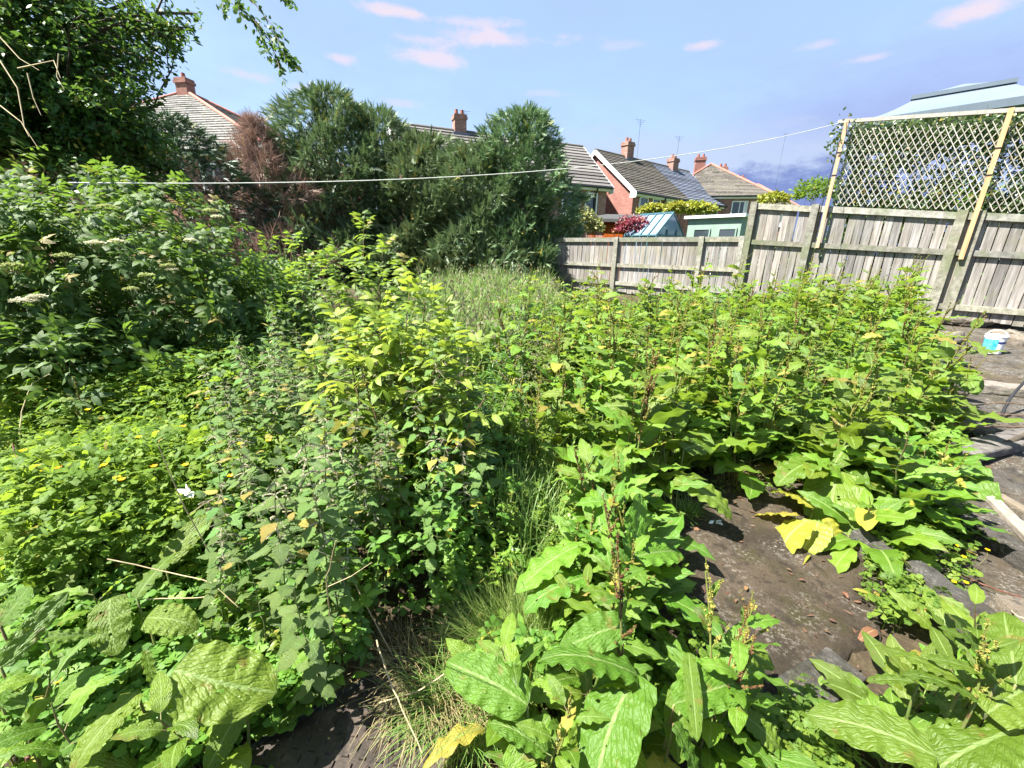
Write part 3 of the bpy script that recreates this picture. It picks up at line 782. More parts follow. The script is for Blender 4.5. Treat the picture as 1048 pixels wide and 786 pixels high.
# ------------------------------------------------------------------ houses
def window(t, c, w, h, along, nrm_, panes=2, mull=None):
    """framed window on a wall: c is its centre, `along` the wall direction, nrm_ outwards"""
    along = np.asarray(along, float); nr = np.asarray(nrm_, float); c = np.asarray(c, float)
    R = np.stack([along, nr, [0, 0, 1]], 1); f = .075
    mb = MB()
    for s_ in (-1, 1):
        mb.box(c+along*s_*(w/2-f/2)+nr*.035, (f, .09, h), R); mb.box(c+np.array([0, 0, s_*(h/2-f/2)])+nr*.036, (w-2*f, .085, f), R)
    for k in range(1, panes):
        mb.box(c+along*(-w/2+w*k/panes)+nr*.033, (.06, .08, h-2*f), R)
    o = mb.obj('window', M['white'], t, False)
    mb = MB(); mb.box(c+nr*.012, (w-.04, .02, h-.04), R); mb.obj('pane', M['glass'], o, False)
    mb = MB(); mb.box(c+nr*.07-np.array([0, 0, h/2+.04]), (w+.12, .16, .06), R); mb.obj('sill', M['white'], o, False)
    if w > .95:
        mb = MB(); mb.box(c+nr*.012+along*(w*.5-f-w*.09), (w*.16, .026, h-2*f), R); mb.obj('curtain', M['white'], o, False)

def chimney(t, c, w, d, h, pots=2, m='brick_old'):
    mb = MB(); mb.box((c[0], c[1], c[2]+h/2), (w, d, h)); mb.box((c[0], c[1], c[2]+h-.16), (w+.12, d+.12, .14)); mb.box((c[0], c[1], c[2]+h-.02), (w+.05, d+.05, .1))
    o = mb.obj('chimney', M[m], t, False)
    for k in range(pots):
        mb = MB(); x = c[0]+(k-(pots-1)/2)*w*.5
        mb.tube([(x, c[1], c[2]+h), (x, c[1], c[2]+h+.32)], [.12, .095], 8); mb.obj('chimney_pot', M['terracotta'], o)
    mb = MB(); mb.box((c[0], c[1], c[2]-.02), (w+.3, d+.3, .5)); mb.obj('flashing', M['roof_blue'], o, False)

def tiles(t, name, a, b, c, d, rows, m, th=.05, label=None):
    """roof slope a-b (eaves) to d-c (ridge), laid in overlapping tile courses"""
    a, b, c, d = [np.asarray(v, float) for v in (a, b, c, d)]
    n = nrm(np.cross(b-a, d-a)); mb = MB()
    for i in range(rows):
        f0, f1 = i/rows, (i+1.12)/rows; f1 = min(f1, 1.0)
        p = [a+(d-a)*f0+n*(th+.03), b+(c-b)*f0+n*(th+.03), b+(c-b)*f1+n*.02, a+(d-a)*f1+n*.02]
        K = max(1, int(np.linalg.norm(b-a)/2.2))
        for k in range(K):
            g0, g1 = k/K, (k+1)/K; j = n*rng.uniform(-.006, .006)
            q = [p[0]+(p[1]-p[0])*g0+j, p[0]+(p[1]-p[0])*g1+j, p[3]+(p[2]-p[3])*g1+j, p[3]+(p[2]-p[3])*g0+j]
            r_ = rng.random(); mb.quad(*q, rnd=r_)
            mb.quad(q[0]-n*.05, q[1]-n*.05, q[1], q[0], rnd=r_)
    mb.quad(a-n*.09, d-n*.09, c-n*.09, b-n*.09)          # underside
    mb.quad(a-n*.09, a+n*.05, d+n*.02, d-n*.09); mb.quad(b-n*.09, c-n*.09, c+n*.02, b+n*.05)
    return mb.obj(name, M[m], t, False, label)

def gable_house(label, c, u, L, W, eave, ridge, roofs, brick='brick', wins=(), chims=(), oh=.35, rows=20, barge=True, base=.5, gwins=()):
    """c: front corner in plan, u: ridge direction; local x along the ridge, y to the back"""
    rz = math.atan2(u[1], u[0])
    t = thing('house', label, 'house', (c[0], c[1], base), rz)
    mb = MB()
    for p in (((0, 0), (L, 0)), ((L, 0), (L, W)), ((L, W), (0, W)), ((0, W), (0, 0))):
        (x0, y0), (x1, y1) = p
        mb.quad((x0, y0, -.5), (x1, y1, -.5), (x1, y1, eave), (x0, y0, eave))
    mb.tri((0, W, eave), (0, 0, eave), (0, W/2, ridge)); mb.tri((L, 0, eave), (L, W, eave), (L, W/2, ridge))
    mb.obj('wall', M[brick], t, False)
    k = (ridge-eave)/(W/2); ze = eave-oh*k+.12; zr_ = ridge+.12
    x0 = -.18
    for f0, f1, m in roofs:
        a_, b_ = x0+(L+.36)*f0, x0+(L+.36)*f1
        tiles(t, 'roof', (a_, -oh, ze), (b_, -oh, ze), (b_, W/2, zr_), (a_, W/2, zr_), rows, m)
        tiles(t, 'roof', (b_, W+oh, ze), (a_, W+oh, ze), (a_, W/2, zr_), (b_, W/2, zr_), rows, m)
    mb = MB(); mb.tube([(x0, W/2, zr_+.0), (L+.18, W/2, zr_+.0)], .12, 8); mb.obj('ridge_tiles', M[roofs[0][2]], t)
    if barge:
        for x in (x0-.03, L+.21):
            mb = MB()
            for s_ in (0, 1):
                y0 = -oh if s_ == 0 else W+oh
                mb.bar((x, y0, ze-.10), (x, W/2, zr_-.10), .05, .26, up=(0, -k if s_ == 0 else k, 1))
            mb.box((x, -oh+.18, ze-.16), (.06, .5, .34))
            mb.obj('bargeboard', M['white'], t, False)
    mb = MB(); mb.tube([(x0, -oh-.06, ze-.04), (L+.18, -oh-.06, ze-.04)], .065, 6); o = mb.obj('gutter', M['black'], t)
    mb = MB(); mb.box((L/2, -.13, ze+.0-.12), (L+.3, .28, .16)); mb.obj('soffit', M['white'], t, False)
    for xd in (L*.28, L*.93):
        mb = MB(); mb.tube([(xd, -oh-.05, ze-.05), (xd, -.08, ze-.5), (xd, -.08, -.4)], .045, 6); mb.obj('downpipe', M['black'], o)
    for (x, z, w_, h_, p_) in wins: window(t, (x, 0, z), w_, h_, (1, 0, 0), (0, -1, 0), p_)
    for (x, y, w_, d_, h_, p_) in chims:
        zc = ridge-abs(y-W/2)*k-.25
        chimney(t, (x, y, zc), w_, d_, h_, p_)
    return t

hu = np.array([.794, .608]); hv = np.array([-.608, .794])
c2 = atz(648.5, 195, 27.3)[:2]
gable_house('brick semi detached house with white bargeboards on its gable and half blue grey roof', c2, hu, 11.6, 7.0, 5.2, 7.95, ((0, .53, 'roof_grey'), (.53, 1, 'roof_blue')), 'brick',
            wins=((1.15, 4.25, .95, 1.25, 1), (2.6, 4.25, .95, 1.25, 1), (4.3, 4.25, 1.0, 1.25, 2), (8.2, 4.25, .9, 1.25, 1), (9.5, 4.25, .9, 1.25, 1), (10.6, 4.25, .9, 1.25, 1), (1.8, 1.4, 1.8, 1.3, 3), (5, 1.4, 1.6, 1.3, 2), (9, 1.4, 1.8, 1.3, 3)),
            chims=((3.3, 3.5, .75, .6, 1.35, 2), (9.0, 3.3, .75, .6, 1.15, 2)))
c1 = atz(621, 196, 25.6)[:2]; u1 = nrm(np.array([.93, .367])); v1 = np.array([-u1[1], u1[0]])
L1 = 12.4
gable_house('long brick house behind the cypress hedge with large grey roof tiles', c1-u1*L1, u1, L1, 7.4, 5.15, 7.9, ((0, 1, 'roof_big'),), 'brick_old',
            wins=((L1-1.1, 4.05, .85, 1.25, 1), (L1-2.7, 4.05, .85, 1.25, 1), (L1-2.2, 1.4, 1.6, 1.3, 2), (4, 4.05, 1.6, 1.25, 3)), chims=((4.0, 3.7, .72, .62, 1.2, 2),), rows=13, barge=True)

def hip_house(label, corner, u, L, W, eave, ridge, roofm, brick, chims=(), wins=(), swins=(), base=.5, hipw=.09, inset=None, red=True):
    """corner: nearest plan corner; local x runs along u, y to the back"""
    t = thing('house', label, 'house', (corner[0], corner[1], base), math.atan2(u[1], u[0]))
    mb = MB()
    for (x0, y0), (x1, y1) in (((0, 0), (L, 0)), ((L, 0), (L, W)), ((L, W), (0, W)), ((0, W), (0, 0))):
        mb.quad((x0, y0, -.5), (x1, y1, -.5), (x1, y1, eave), (x0, y0, eave))
    mb.obj('wall', M[brick], t, False)
    o = .4; i = inset or W/2
    e = [(-o, -o, eave-.1), (L+o, -o, eave-.1), (L+o, W+o, eave-.1), (-o, W+o, eave-.1)]
    r0, r1 = (i, W/2, ridge), (L-i, W/2, ridge)
    rw = 24
    tiles(t, 'roof', e[0], e[1], r1, r0, rw, roofm, .028); tiles(t, 'roof', e[2], e[3], r0, r1, rw, roofm, .028)
    tiles(t, 'roof', e[1], e[2], r1, r1, rw, roofm, .028); tiles(t, 'roof', e[3], e[0], r0, r0, rw, roofm, .028)
    for a, b in ((e[0], r0), (e[3], r0), (e[1], r1), (e[2], r1), (r0, r1)):
        mb = MB(); a = np.array(a)+[0, 0, .06]; b = np.array(b)+[0, 0, .06]
        mb.tube([a+(b-a)*f for f in np.linspace(0, 1, 5)], hipw, 8); mb.obj('hip_tiles', M['redtile' if red else roofm], t)
    mb = MB(); mb.box((L/2, W/2, eave-.2), (L+.5, W+.5, .16)); mb.obj('soffit', M['white'], t, False)
    mb = MB(); mb.tube([e[0], e[1]], .06, 6); mb.tube([e[1], e[2]], .06, 6); mb.obj('gutter', M['black'], t)
    for (x, z, w_, h_, p_) in wins: window(t, (x, 0, z), w_, h_, (1, 0, 0), (0, -1, 0), p_)
    for (y, z, w_, h_, p_) in swins: window(t, (L, y, z), w_, h_, (0, 1, 0), (1, 0, 0), p_)
    for (x, y, z, w_, h_, p_) in chims: chimney(t, (x, y, z), w_, w_*.8, h_, p_, 'brick')
    return t
# hipped house right of the pair: its near corner shows at 775,202
c4 = atz(786, 203, 33.0)[:2]; u4 = nrm(np.array([.97, -.24]))
L4 = 8.0
hip_house('hipped roof brick house with red hip tiles beyond the green shed', c4-u4*L4, u4, L4, 8.0, 6.0, 9.0, 'roof_grey', 'brick_pink',
          chims=((3.1, 4.3, 7.9, .85, 1.7, 2), (5.3, 5.6, 7.4, .75, 1.6, 2)), wins=((2.7, 4.9, 1.7, 1.35, 2), (6, 4.9, 1.2, 1.3, 2), (2.5, 1.5, 1.8, 1.4, 2)), base=.4)
c5 = atz(818, 204, 46)[:2]
hip_house('small distant house with red hips just beside the trellis', c5-u4*7.5, u4, 7.5, 7, 6.6, 9.5, 'roof_grey', 'brick_pink', chims=((1.9, 3.5, 8.3, .9, 2.0, 2),), wins=((5.6, 5.3, 1.5, 1.3, 2), (2, 5.3, 1.5, 1.3, 2)), base=.4)
# house on the far side of the elder bush
c0 = atz(276, 166, 18.8)[:2]; u0 = nrm(np.array([.985, -.17]))
hip_house('brick house with pale lichen covered hipped roof and one tall chimney behind the elder', c0-u0*17, u0, 17, 9.5, 5.4, 9.3, 'roof_pale', 'brick', chims=((8.6, 4.75, 8.7, .7, 1.25, 1),),
          wins=((15.4, 2.0, .8, 1.3, 1), (14.0, 4.2, 1.4, 1.2, 2), (6, 4.2, 1.6, 1.2, 2), (6, 1.6, 1.8, 1.3, 2)), base=.5, inset=8.3)
for (px, py, z, h, lab) in ((653, 150, 27.5, 1.6, 'thin television aerial on the chimney of the semi detached house'), (692, 166, 30.5, 1.7, 'thin television aerial beside the second chimney of the pair'), (795, 184, 46, 4.6, 'tall thin aerial mast on the small distant house'), (476, 138, 25, 1.3, 'thin television aerial above the hedge top')):
    p = atz(px, py, z); mb = MB(); mb.tube([p+[0, 0, -.8], p+[0, 0, h]], .009, 5)
    for k in range(4): mb.bar(p+[-.35+.1*k, -.1, h-.05-.12*k], p+[.35-.1*k, .1, h-.05-.12*k], .011, .011)
    tag(mb.obj('aerial', M['black']), lab, 'aerial')

# ------------------------------------------------------------------ sheds and greenhouse over the fence
def local(px, py, z): p = atz(px, py, z); return p
# brown shed with a dark mono-pitch roof
p = local(600, 236, 17.5); q = local(653, 236, 16.5)
d = nrm((q-p)*[1, 1, 0]); Ls = float(np.linalg.norm((q-p)[:2]))
zt = float(local(610, 219, 17.2)[2]); zl = float(local(653, 223, 16.5)[2])
t = thing('shed', 'brown board shed with dark felt roof behind the red maple', 'shed', (p[0], p[1], .5), math.atan2(d[1], d[0]))
mb = MB(); n = int(Ls/.14)
for k in range(n): mb.box((Ls*(k+.5)/n, 0, (zl-.55)/2), (Ls/n*.96, .03, zl-.55))
mb.box((Ls/2, 1.6, (zl-.55)/2), (Ls-.02, 3.1, zl-.6)); mb.obj('wall', M['shed_brown'], t, False)
mb = MB(); R = None
a, b = np.array([-.2, -.25, zl-.5]), np.array([Ls+.2, -.25, zl-.58]); c, d_ = np.array([Ls+.2, 3.3, zl-.15]), np.array([-.2, 3.3, zl-.05])
mb.quad(a, b, c, d_); mb.quad(a-[0, 0, .12], b-[0, 0, .12], b, a); mb.quad(b-[0, 0, .12], c-[0, 0, .12], c, b); mb.quad(d_-[0, 0, .12], a-[0, 0, .12], a, d_)
mb.obj('roof', M['dark_roof'], t, False)
mb = MB(); mb.box((Ls*.55, -.03, (zl-.7)/2), (.8, .03, zl-.8)); dd = mb.obj('door', M['shed_brown'], t, False)
mb = MB(); mb.box((Ls*.55+.3, -.06, .9), (.03, .04, .14)); mb.obj('handle', M['black'], dd, False)

# greenhouse: ridge away from us to the left, gable on the right
g0 = local(700, 240, 15.2); zri = float(local(694, 221.5, 15.6)[2])
t = thing('greenhouse', 'pale blue greenhouse with teal frame showing over the lower fence', 'greenhouse', (g0[0], g0[1], .5), rad(128))
GW, GL, ze = 1.7, 1.35, zri-.5-.75; zr2 = zri-.5
mb = MB()
def gl(a, b, c, d): mb.quad(a, b, c, d)
for y in (0, GW):
    gl((0, y, 0), (GL, y, 0), (GL, y, ze), (0, y, ze)); gl((0, y, ze), (GL, y, ze), (GL, GW/2, zr2), (0, GW/2, zr2))
for x in (0, GL):
    gl((x, 0, 0), (x, GW, 0), (x, GW, ze), (x, 0, ze)); mb.tri((x, 0, ze), (x, GW, ze), (x, GW/2, zr2))
mb.obj('glazing', M['ghglass'], t, False)
mb = MB()
for x in np.linspace(0, GL, 5):
    for y, yo in ((0, -.02), (GW, .02)):
        mb.bar((x, y+yo, 0), (x, y+yo, ze), .04, .04, up=(1, 0, 0)); mb.bar((x, y+yo, ze+.02), (x, GW/2, zr2+.03), .04, .04)
mb.bar((-.02, GW/2, zr2+.03), (GL+.02, GW/2, zr2+.03), .06, .06)
for y in (-.02, GW+.02): mb.bar((-.02, y, ze), (GL+.02, y, ze), .05, .05)
for x in (-.02, GL+.02): mb.bar((x, 0, ze), (x, GW, ze), .05, .05)
for y in (GW*.33, GW*.67): mb.bar((-.025, y, 0), (-.025, y, ze+.2), .04, .04, up=(1, 0, 0))
mb.obj('frame', M['teal_frame'], t, False)
mb = MB(); mb.box((.7, GW*.25, ze+.42), (.5, .45, .04), np.array([[1, 0, 0], [0, cos(.62), -sin(.62)], [0, sin(.62), cos(.62)]])); mb.obj('roof_vent', M['teal_frame'], t, False)

# pale green shed, flat roof
p = local(703, 238, 14.6); q = local(757, 240, 13.4); d = nrm((q-p)*[1, 1, 0]); Ls = float(np.linalg.norm((q-p)[:2]))
zt = float(local(715, 224, 14.5)[2])-.5
t = thing('shed', 'pale green flat roofed shed beside the greenhouse', 'shed', (p[0], p[1], .5), math.atan2(d[1], d[0]))
mb = MB(); mb.box((Ls/2, .9, zt/2), (Ls, 1.8, zt)); mb.obj('wall', M['shed_green'], t, False)
mb = MB(); mb.box((Ls/2, .9, zt+.03), (Ls+.24, 2.04, .09)); mb.obj('roof', M['white'], t, False)
for x in (Ls*.3, Ls*.78):
    mb = MB(); mb.box((x, -.012, zt*.72), (.5, .03, .55)); o = mb.obj('window', M['glass'], t, False)
    mb = MB()
    for s_ in (-1, 1): mb.box((x+s_*.27, -.02, zt*.72), (.04, .05, .63)); mb.box((x, -.02, zt*.72+s_*.295), (.5, .05, .04))
    mb.obj('frame', M['shed_green'], o, False)

# ------------------------------------------------------------------ white tub with a blue label
bp = G(1013, 363); h = .22; r0, r1 = .088, .10
bp[2] = float(ground(bp[0], bp[1]))+.02
t = thing('tub', 'white plastic tub with a teal blue label standing by the fence foot', 'tub', bp, rad(-35))
mb = MB(); mb.tube([(0, 0, 0), (0, 0, h*.5), (0, 0, h)], [r0, (r0+r1)/2, r1], 24); mb.obj('body', M['white'], t)
mb = MB(); mb.tube([(0, 0, h), (0, 0, h+.012), (0, 0, h+.02)], [r1+.006, r1+.008, r1-.004], 24); mb.tube([(0, 0, h+.018), (0, 0, h+.019)], [r1, .001], 24); mb.obj('lid', M['white'], t)
def label_band(name, a0, a1, z0, z1, m, off):
    mb = MB(); A = np.linspace(a0, a1, 12)
    for i in range(11):
        v = []
        for (a, z) in ((A[i], z0), (A[i+1], z0), (A[i+1], z1), (A[i], z1)):
            r = r0+(r1-r0)*z/h+off; v.append((r*cos(a), r*sin(a), z))
        mb.quad(*v)
    return mb.obj(name, m, t)
M['label_blue'] = plain('teal label', (.02, .22, .34), .35, .5, 22, col2=(.10, .42, .50)); M['label_dark'] = plain('navy band', (.02, .03, .16), .4, .2, 8)
label_band('label', rad(170), rad(275), .03, .185, M['label_blue'], .002)
label_band('band', rad(276), rad(350), .135, .16, M['label_dark'], .002)
mb = MB(); A = np.linspace(0, PI, 14); mb.tube([(cos(a)*(r1+.005), 0, h-.02+sin(a)*.10) for a in A], .004, 6); mb.obj('handle', M['white'], t)

# rubble at the fence foot
for i, (px, py, s_, lab) in enumerate(((985, 334, .36, 'broad flat stone slab leaning at the fence foot'), (968, 352, .2, 'rounded pale stone under the leaning slab'), (1032, 352, .2, 'pinkish stone just behind the white tub'), (940, 350, .16, 'small stone half hidden in dock leaves by the fence'))):
    p = G(px, py); bm = bmesh.new() if False else None
    mb = MB(); nu_, nv_ = 14, 9
    V = []
    ph = rng.uniform(0, 6, 6)
    for a in np.linspace(-PI/2, PI/2, nv_):
        for b_ in np.linspace(0, 2*PI, nu_, endpoint=False):
            d = np.array([cos(a)*cos(b_), cos(a)*sin(b_), sin(a)])
            r = 1+.18*sin(3*b_+ph[0])*cos(a)+.14*sin(2*d[2]*3+ph[1])+.1*sin(5*b_+ph[2]+2*d[2])
            V.append(np.sign(d)*np.abs(d)**.7*r*s_*np.array([1.0, .7, .42 if i else .22]))
    F = [[r_*nu_+c_, r_*nu_+(c_+1) % nu_, (r_+1)*nu_+(c_+1) % nu_, (r_+1)*nu_+c_] for r_ in range(nv_-1) for c_ in range(nu_)]
    mb.raw(V, F); o = mb.obj('stone', M['rubble'], None, True)
    o.location = (p[0], p[1], p[2]+.08); o.rotation_euler = (.15, .1*i, i*1.3+2.3); tag(o, lab, 'stone')
# ------------------------------------------------------------------ leaf templates
TD = [leaf(12, 6, .42, .22, b, .24, 3.2+.3*sd, 0, 0, False, sd, .38, .9) for sd, b in enumerate((.3, .7, 1.0, 1.3, .5, .9))]       # dock
TDS = [leaf(9, 4, .34, .25, b, .34, 2.6, 0, 0, False, sd+9, .36, .9) for sd, b in enumerate((.3, .8, 1.2, .5))]              # narrower stem leaves
TDH = [leaf(30, 12, w_, f_, b, .13, 4.3+.9*sd, 0, 0, True, sd+20, .36, .62, .105) for sd, (w_, f_, b) in enumerate(((.50, .12, .45), (.45, .2, .8), (.40, .25, .6), (.46, .1, 1.0)))]  # large close leaves
TN = [leaf(14, 4, .56, .18, b, .10, 2, 7, .20, True, sd+40, .26, 1.1) for sd, b in enumerate((.5, .9, 1.2))]                # nettle
TL = [leaf(6, 2, .40, .22, b, .05, 2, 0, 0, False, sd+50, .42, 1.0) for sd, b in enumerate((.4, .8, 1.1))]                  # lance shaped leaflet
TS = [leaf(4, 2, .5, .2, b, 0, 2, 0, 0, False, sd+60, .45, 1.0) for sd, b in enumerate((.3, .7))]                          # small simple leaf
TW = [leaf(5, 2, .2, .2, b, 0, 2, 0, 0, False, sd+70, .35, 1.0) for sd, b in enumerate((.5, 1.0))]                         # narrow leaf
TG = [leaf(4, 1, .03, 0, b, 0, 2, 0, 0, False, sd+80, .2, .6) for sd, b in enumerate((.3, .8, 1.3, 1.9))]                  # grass blade
YA, ZA = np.array([0, 1.0, 0]), np.array([0, 0, 1.0])
def comp(pairs, ll, drop, sd, tmpl=TL):
    """pinnate leaf of unit length"""
    parts = [(tmpl[sd % len(tmpl)], (0, .62, -.02), (0, 1, -.25*drop), (0, .3, 1), ll*1.1)]
    for k in range(pairs):
        y = .30+.30*k
        for s_ in (-1, 1):
            parts.append((tmpl[(sd+k) % len(tmpl)], (0, y, 0), (s_*1.0, .55, -.35*drop), (s_*.3*drop, 0, 1), ll*(.92+.08*k)))
    parts.append((TG[0], (0, 0, 0), (0, 1, 0), (0, 0, 1), .68))
    return join(parts)
TE = [comp(2, .46, .8, 0), comp(2, .43, 1.3, 1), comp(2, .48, .5, 2), comp(3, .36, .9, 1)]                                # elder leaf
def tri3(sd, w_=.62):
    r = np.random.default_rng(sd); L_ = leaf(7, 2, w_, .2, .6, .2, 2, 3, .42, False, sd, .6, .5)
    return join([(L_, (0, .25, 0), (0, 1, -.1), (0, 0, 1), .75), (L_, (0, .25, 0), (.9, .45, -.15), (0, 0, 1), .62), (L_, (0, .25, 0), (-.9, .45, -.15), (0, 0, 1), .62), (TG[0], (0, 0, 0), (0, 1, 0), (0, 0, 1), .3)])
TB = [tri3(91), tri3(92, .5), tri3(93, .7)]                                                                               # buttercup leaf
def spray(n, sd, w_=.05, L_=.34):
    r = np.random.default_rng(sd); parts = []
    bl = leaf(2, 1, w_*2.6, 0, .3, 0, 1, 0, 0, False, sd, .4, .7)
    parts.append((bl, (0, 0, 0), (0, 1, 0), (0, 0, 1), 1.0))
    for k in range(n):
        y = .08+.84*k/n
        for s_ in (-1, 1):
            parts.append((bl, (0, y, 0), (s_*(.75+r.uniform(-.2, .2)), 1, r.uniform(-.35, .35)), (r.uniform(-.5, .5), 0, 1), L_*(1-.55*y)*r.uniform(.8, 1.25)))
    return join(parts)
TC = [spray(4, 1), spray(5, 2), spray(4, 3, .06)]
TTW = [spray(3, 5, .02, .4), spray(4, 6, .016, .45)]
# seed cluster of a dock: little winged fruits round a short axis
def cluster(sd, k=16):
    r = np.random.default_rng(sd); q = TS[0]; parts = []
    for i in range(k):
        a = r.uniform(0, 6.28); e = r.uniform(-.9, .5)
        parts.append(((np.array([[-.5, 0, 0], [.5, 0, 0], [.35, 1, .1], [-.35, 1, .1]]), np.array([[0, 1, 2, 3]]), np.array([[0, 0], [1, 0], [1, 1], [0, 1.]])),
                      (0, r.uniform(-.4, .4), 0), (cos(a), r.uniform(-.7, .3), sin(a)), (r.uniform(-1, 1), r.uniform(-1, 1), r.uniform(-1, 1)), r.uniform(.38, .62)))
    return join(parts)
TQ = [cluster(1), cluster(2), cluster(3)]

def wob(a, b, n, amp):
    a = np.asarray(a, float); b = np.asarray(b, float); t = np.linspace(0, 1, n)
    p = a+(b-a)*t[:, None]
    o = np.cumsum(rng.normal(0, amp, (n, 3)), 0); o -= t[:, None]*o[-1]; return p+o*np.array([1, 1, .3])

# ------------------------------------------------------------------ docks
def spike(mb, stemmb, base, d, L, size=.012, dens=1.0):
    """one seed spike: whorls of clusters along a thin branch"""
    d = nrm(d); end = base+d*L+np.array([0, 0, .12*L]); n = 9
    p = wob(base, end, n, L*.012); mb.tube(p, [.0022, .001], 4, rnd=.1)
    k = int(max(3, L/.013*dens)); t = np.sort(rng.uniform(.05, 1, k))
    q = np.stack([np.interp(t, np.linspace(0, 1, n), p[:, i]) for i in range(3)], 1)
    addleaves(mb, TQ, q+rng.normal(0, .002, q.shape), nrm(d+rng.normal(0, .2, (k, 3))), rng.normal(0, 1, (k, 3)), size*(1.25-.6*t)*rng.uniform(.7, 1.2, k))

def build_dock(root, h, nb, ns, stems, spikes, big=1.0, seed_mat='dock_seed', tall_leaves=1.0, leafm='dock', basal_el=(.35, 1.1)):
    L, S, QS = MB(), MB(), []
    for k in range(nb):
        az_ = k*2.4+rng.uniform(-.4, .4); el_ = rng.uniform(*basal_el); pl = rng.uniform(.08, .26)*big
        a = np.array([.015*cos(az_), .015*sin(az_), 0]); dr = sph(np.array(az_), np.array(el_)); b = a+dr*pl
        S.tube([a, a+dr*pl*.5+[0, 0, .01], b], [.0045, .003], 5)
        e2 = el_-rng.uniform(.15, .6); Y = sph(np.array(az_+rng.normal(0, .2)), np.array(e2)); Zt = sph(np.array(az_), np.array(e2+PI/2))+rng.normal(0, .22, 3)
        T = TD if big <= 1.15 else TD+TDH[:2]
        addleaves(L, T, b-Y*.01, Y, Zt, rng.uniform(.22, .36)*big)
    for s_ in range(stems):
        lean = rng.normal(0, .10, 2); hh = h*rng.uniform(.8, 1.05)
        top = np.array([lean[0]*hh, lean[1]*hh, hh]); base = np.array([*rng.normal(0, .02, 2), 0])
        p = wob(base, top, 8, .006); S.tube(p, [.0065, .002], 6)
        tt = np.linspace(0, 1, 8); at = lambda t: np.array([np.interp(t, tt, p[:, i]) for i in range(3)])
        for k in range(ns):
            t = .14+.80*k/max(1, ns-1); az_ = k*2.4+s_*1.3+rng.uniform(-.3, .3); el_ = rng.uniform(.0, .75)
            Y = sph(np.array(az_), np.array(el_)); Zt = sph(np.array(az_), np.array(el_+PI/2))+rng.normal(0, .2, 3)
            sz = (.30-.17*t)*rng.uniform(.75, 1.25)*big*tall_leaves
            q = at(t); S.tube([q, q+Y*.03], [.0025, .002], 4)
            addleaves(L, TDS[:2]+TD, q+Y*.025, Y, Zt, sz)
        if spikes:
            Q = MB(); QS.append(Q)
            for k in range(spikes):
                t = .58+.40*k/max(1, spikes-1); az_ = rng.uniform(0, 6.28)
                spike(Q, S, at(t), sph(np.array(az_), np.array(rng.uniform(.8, 1.25))), rng.uniform(.10, .22)*(1.2-.5*t), .0125)
            Q.tube(p[4:], [.0045, .0022], 5, rnd=.1)
            spike(Q, S, at(.78), at(1)-at(.78)+[0, 0, .02], hh*.30, .0135, 1.2)
    S.obj('stem', M['dock_stem'], root); L.obj('leaves', M[leafm], root)
    for Q in QS: Q.obj('flower_spike', M[seed_mat], root)

def upright_label(px, py):
    return ''
dock_protos = []
for i, (h, nb, ns, st, sp, sm) in enumerate(((.62, 9, 13, 2, 1, 'dock_seed'), (.74, 8, 14, 2, 2, 'dock_seed'), (.52, 12, 11, 1, 0, 'dock_seed'), (.70, 8, 13, 2, 3, 'dock_seed_brown'), (.40, 13, 8, 1, 0, 'dock_seed'), (.82, 7, 15, 2, 3, 'dock_seed'))):
    t = thing('dock_plant', 'dock', 'dock plant', (0, 0, -30))
    build_dock(t, h, nb, ns, st, sp, 1.0, sm)
    dock_protos.append([t, False])
def place(protos, pts, label, group, smin=.8, smax=1.2, hfun=None, weights=None, tilt=.10, off=0.0):
    for k, (x, y) in enumerate(pts):
        i = int(rng.choice(len(protos), p=weights))
        s_ = rng.uniform(smin, smax)
        lab = label(x, y) if callable(label) else label
        grp = group(x, y) if callable(group) else group
        t = protos[i][0]
        r = dup(t, (x, y, float(ground(x, y))-.01+off), rng.uniform(0, 6.28), s_, lab, grp, (rng.normal(0, tilt), rng.normal(0, tilt)))
def drop(protos):
    for t, _ in protos:
        for c in list(t.children): bpy.data.objects.remove(c)
        bpy.data.objects.remove(t)

SLABP = [G(px, py)[:2] for px, py in ((648, 570), (664, 490), (785, 478), (868, 525), (900, 600), (888, 665), (790, 755), (690, 720), (655, 650))]
PATHP = [G(px, py)[:2] for px, py in ((958, 335), (1130, 335), (1130, 800), (1045, 700), (945, 640), (915, 590), (995, 525), (1012, 470), (1012, 420))]
MANP = [(-.47+.44*cos(rad(38+45+90*k)), .77+.44*sin(rad(38+45+90*k))) for k in range(4)]
TUFTP = [G(px, py)[:2] for px, py in ((478, 600), (575, 610), (578, 690), (480, 690))]
DRYP = [G(px, py)[:2] for px, py in ((385, 640), (480, 640), (490, 786), (400, 786))]
Zone = [(480, 350), (525, 305), (560, 298), (640, 298), (760, 303), (830, 285), (905, 283), (945, 300), (950, 345), (966, 410), (960, 455), (905, 485), (820, 490), (745, 470), (650, 495), (560, 470), (520, 400)]
pts = zone(Zone, .5, .34, 170, grow=.05)
print('DOCKS', len(pts))
def dock_zone(x, y):
    px, py, z = proj([x, y, float(ground(x, y))+.5])
    if px > 800 and py < 345: return 'broad leaved dock plant in the tall bank of docks under the trellis fence', 'docks under the trellis fence'
    if py < 345: return 'dock plant among the far weeds in front of the lower fence', 'docks before the lower fence'
    if px > 730: return 'leafy dock plant in the dense clump between the concrete slab and the fence', 'docks between slab and fence'
    if px > 560: return 'dock plant with wavy leaves in the middle of the overgrown plot', 'docks in the middle of the plot'
    return 'dock plant at the edge of the tall grass near the young elder', 'docks beside the tall grass'
place(dock_protos, pts, lambda x, y: dock_zone(x, y)[0], lambda x, y: dock_zone(x, y)[1], .95, 1.35, weights=[.26, .22, .18, .06, .10, .18])
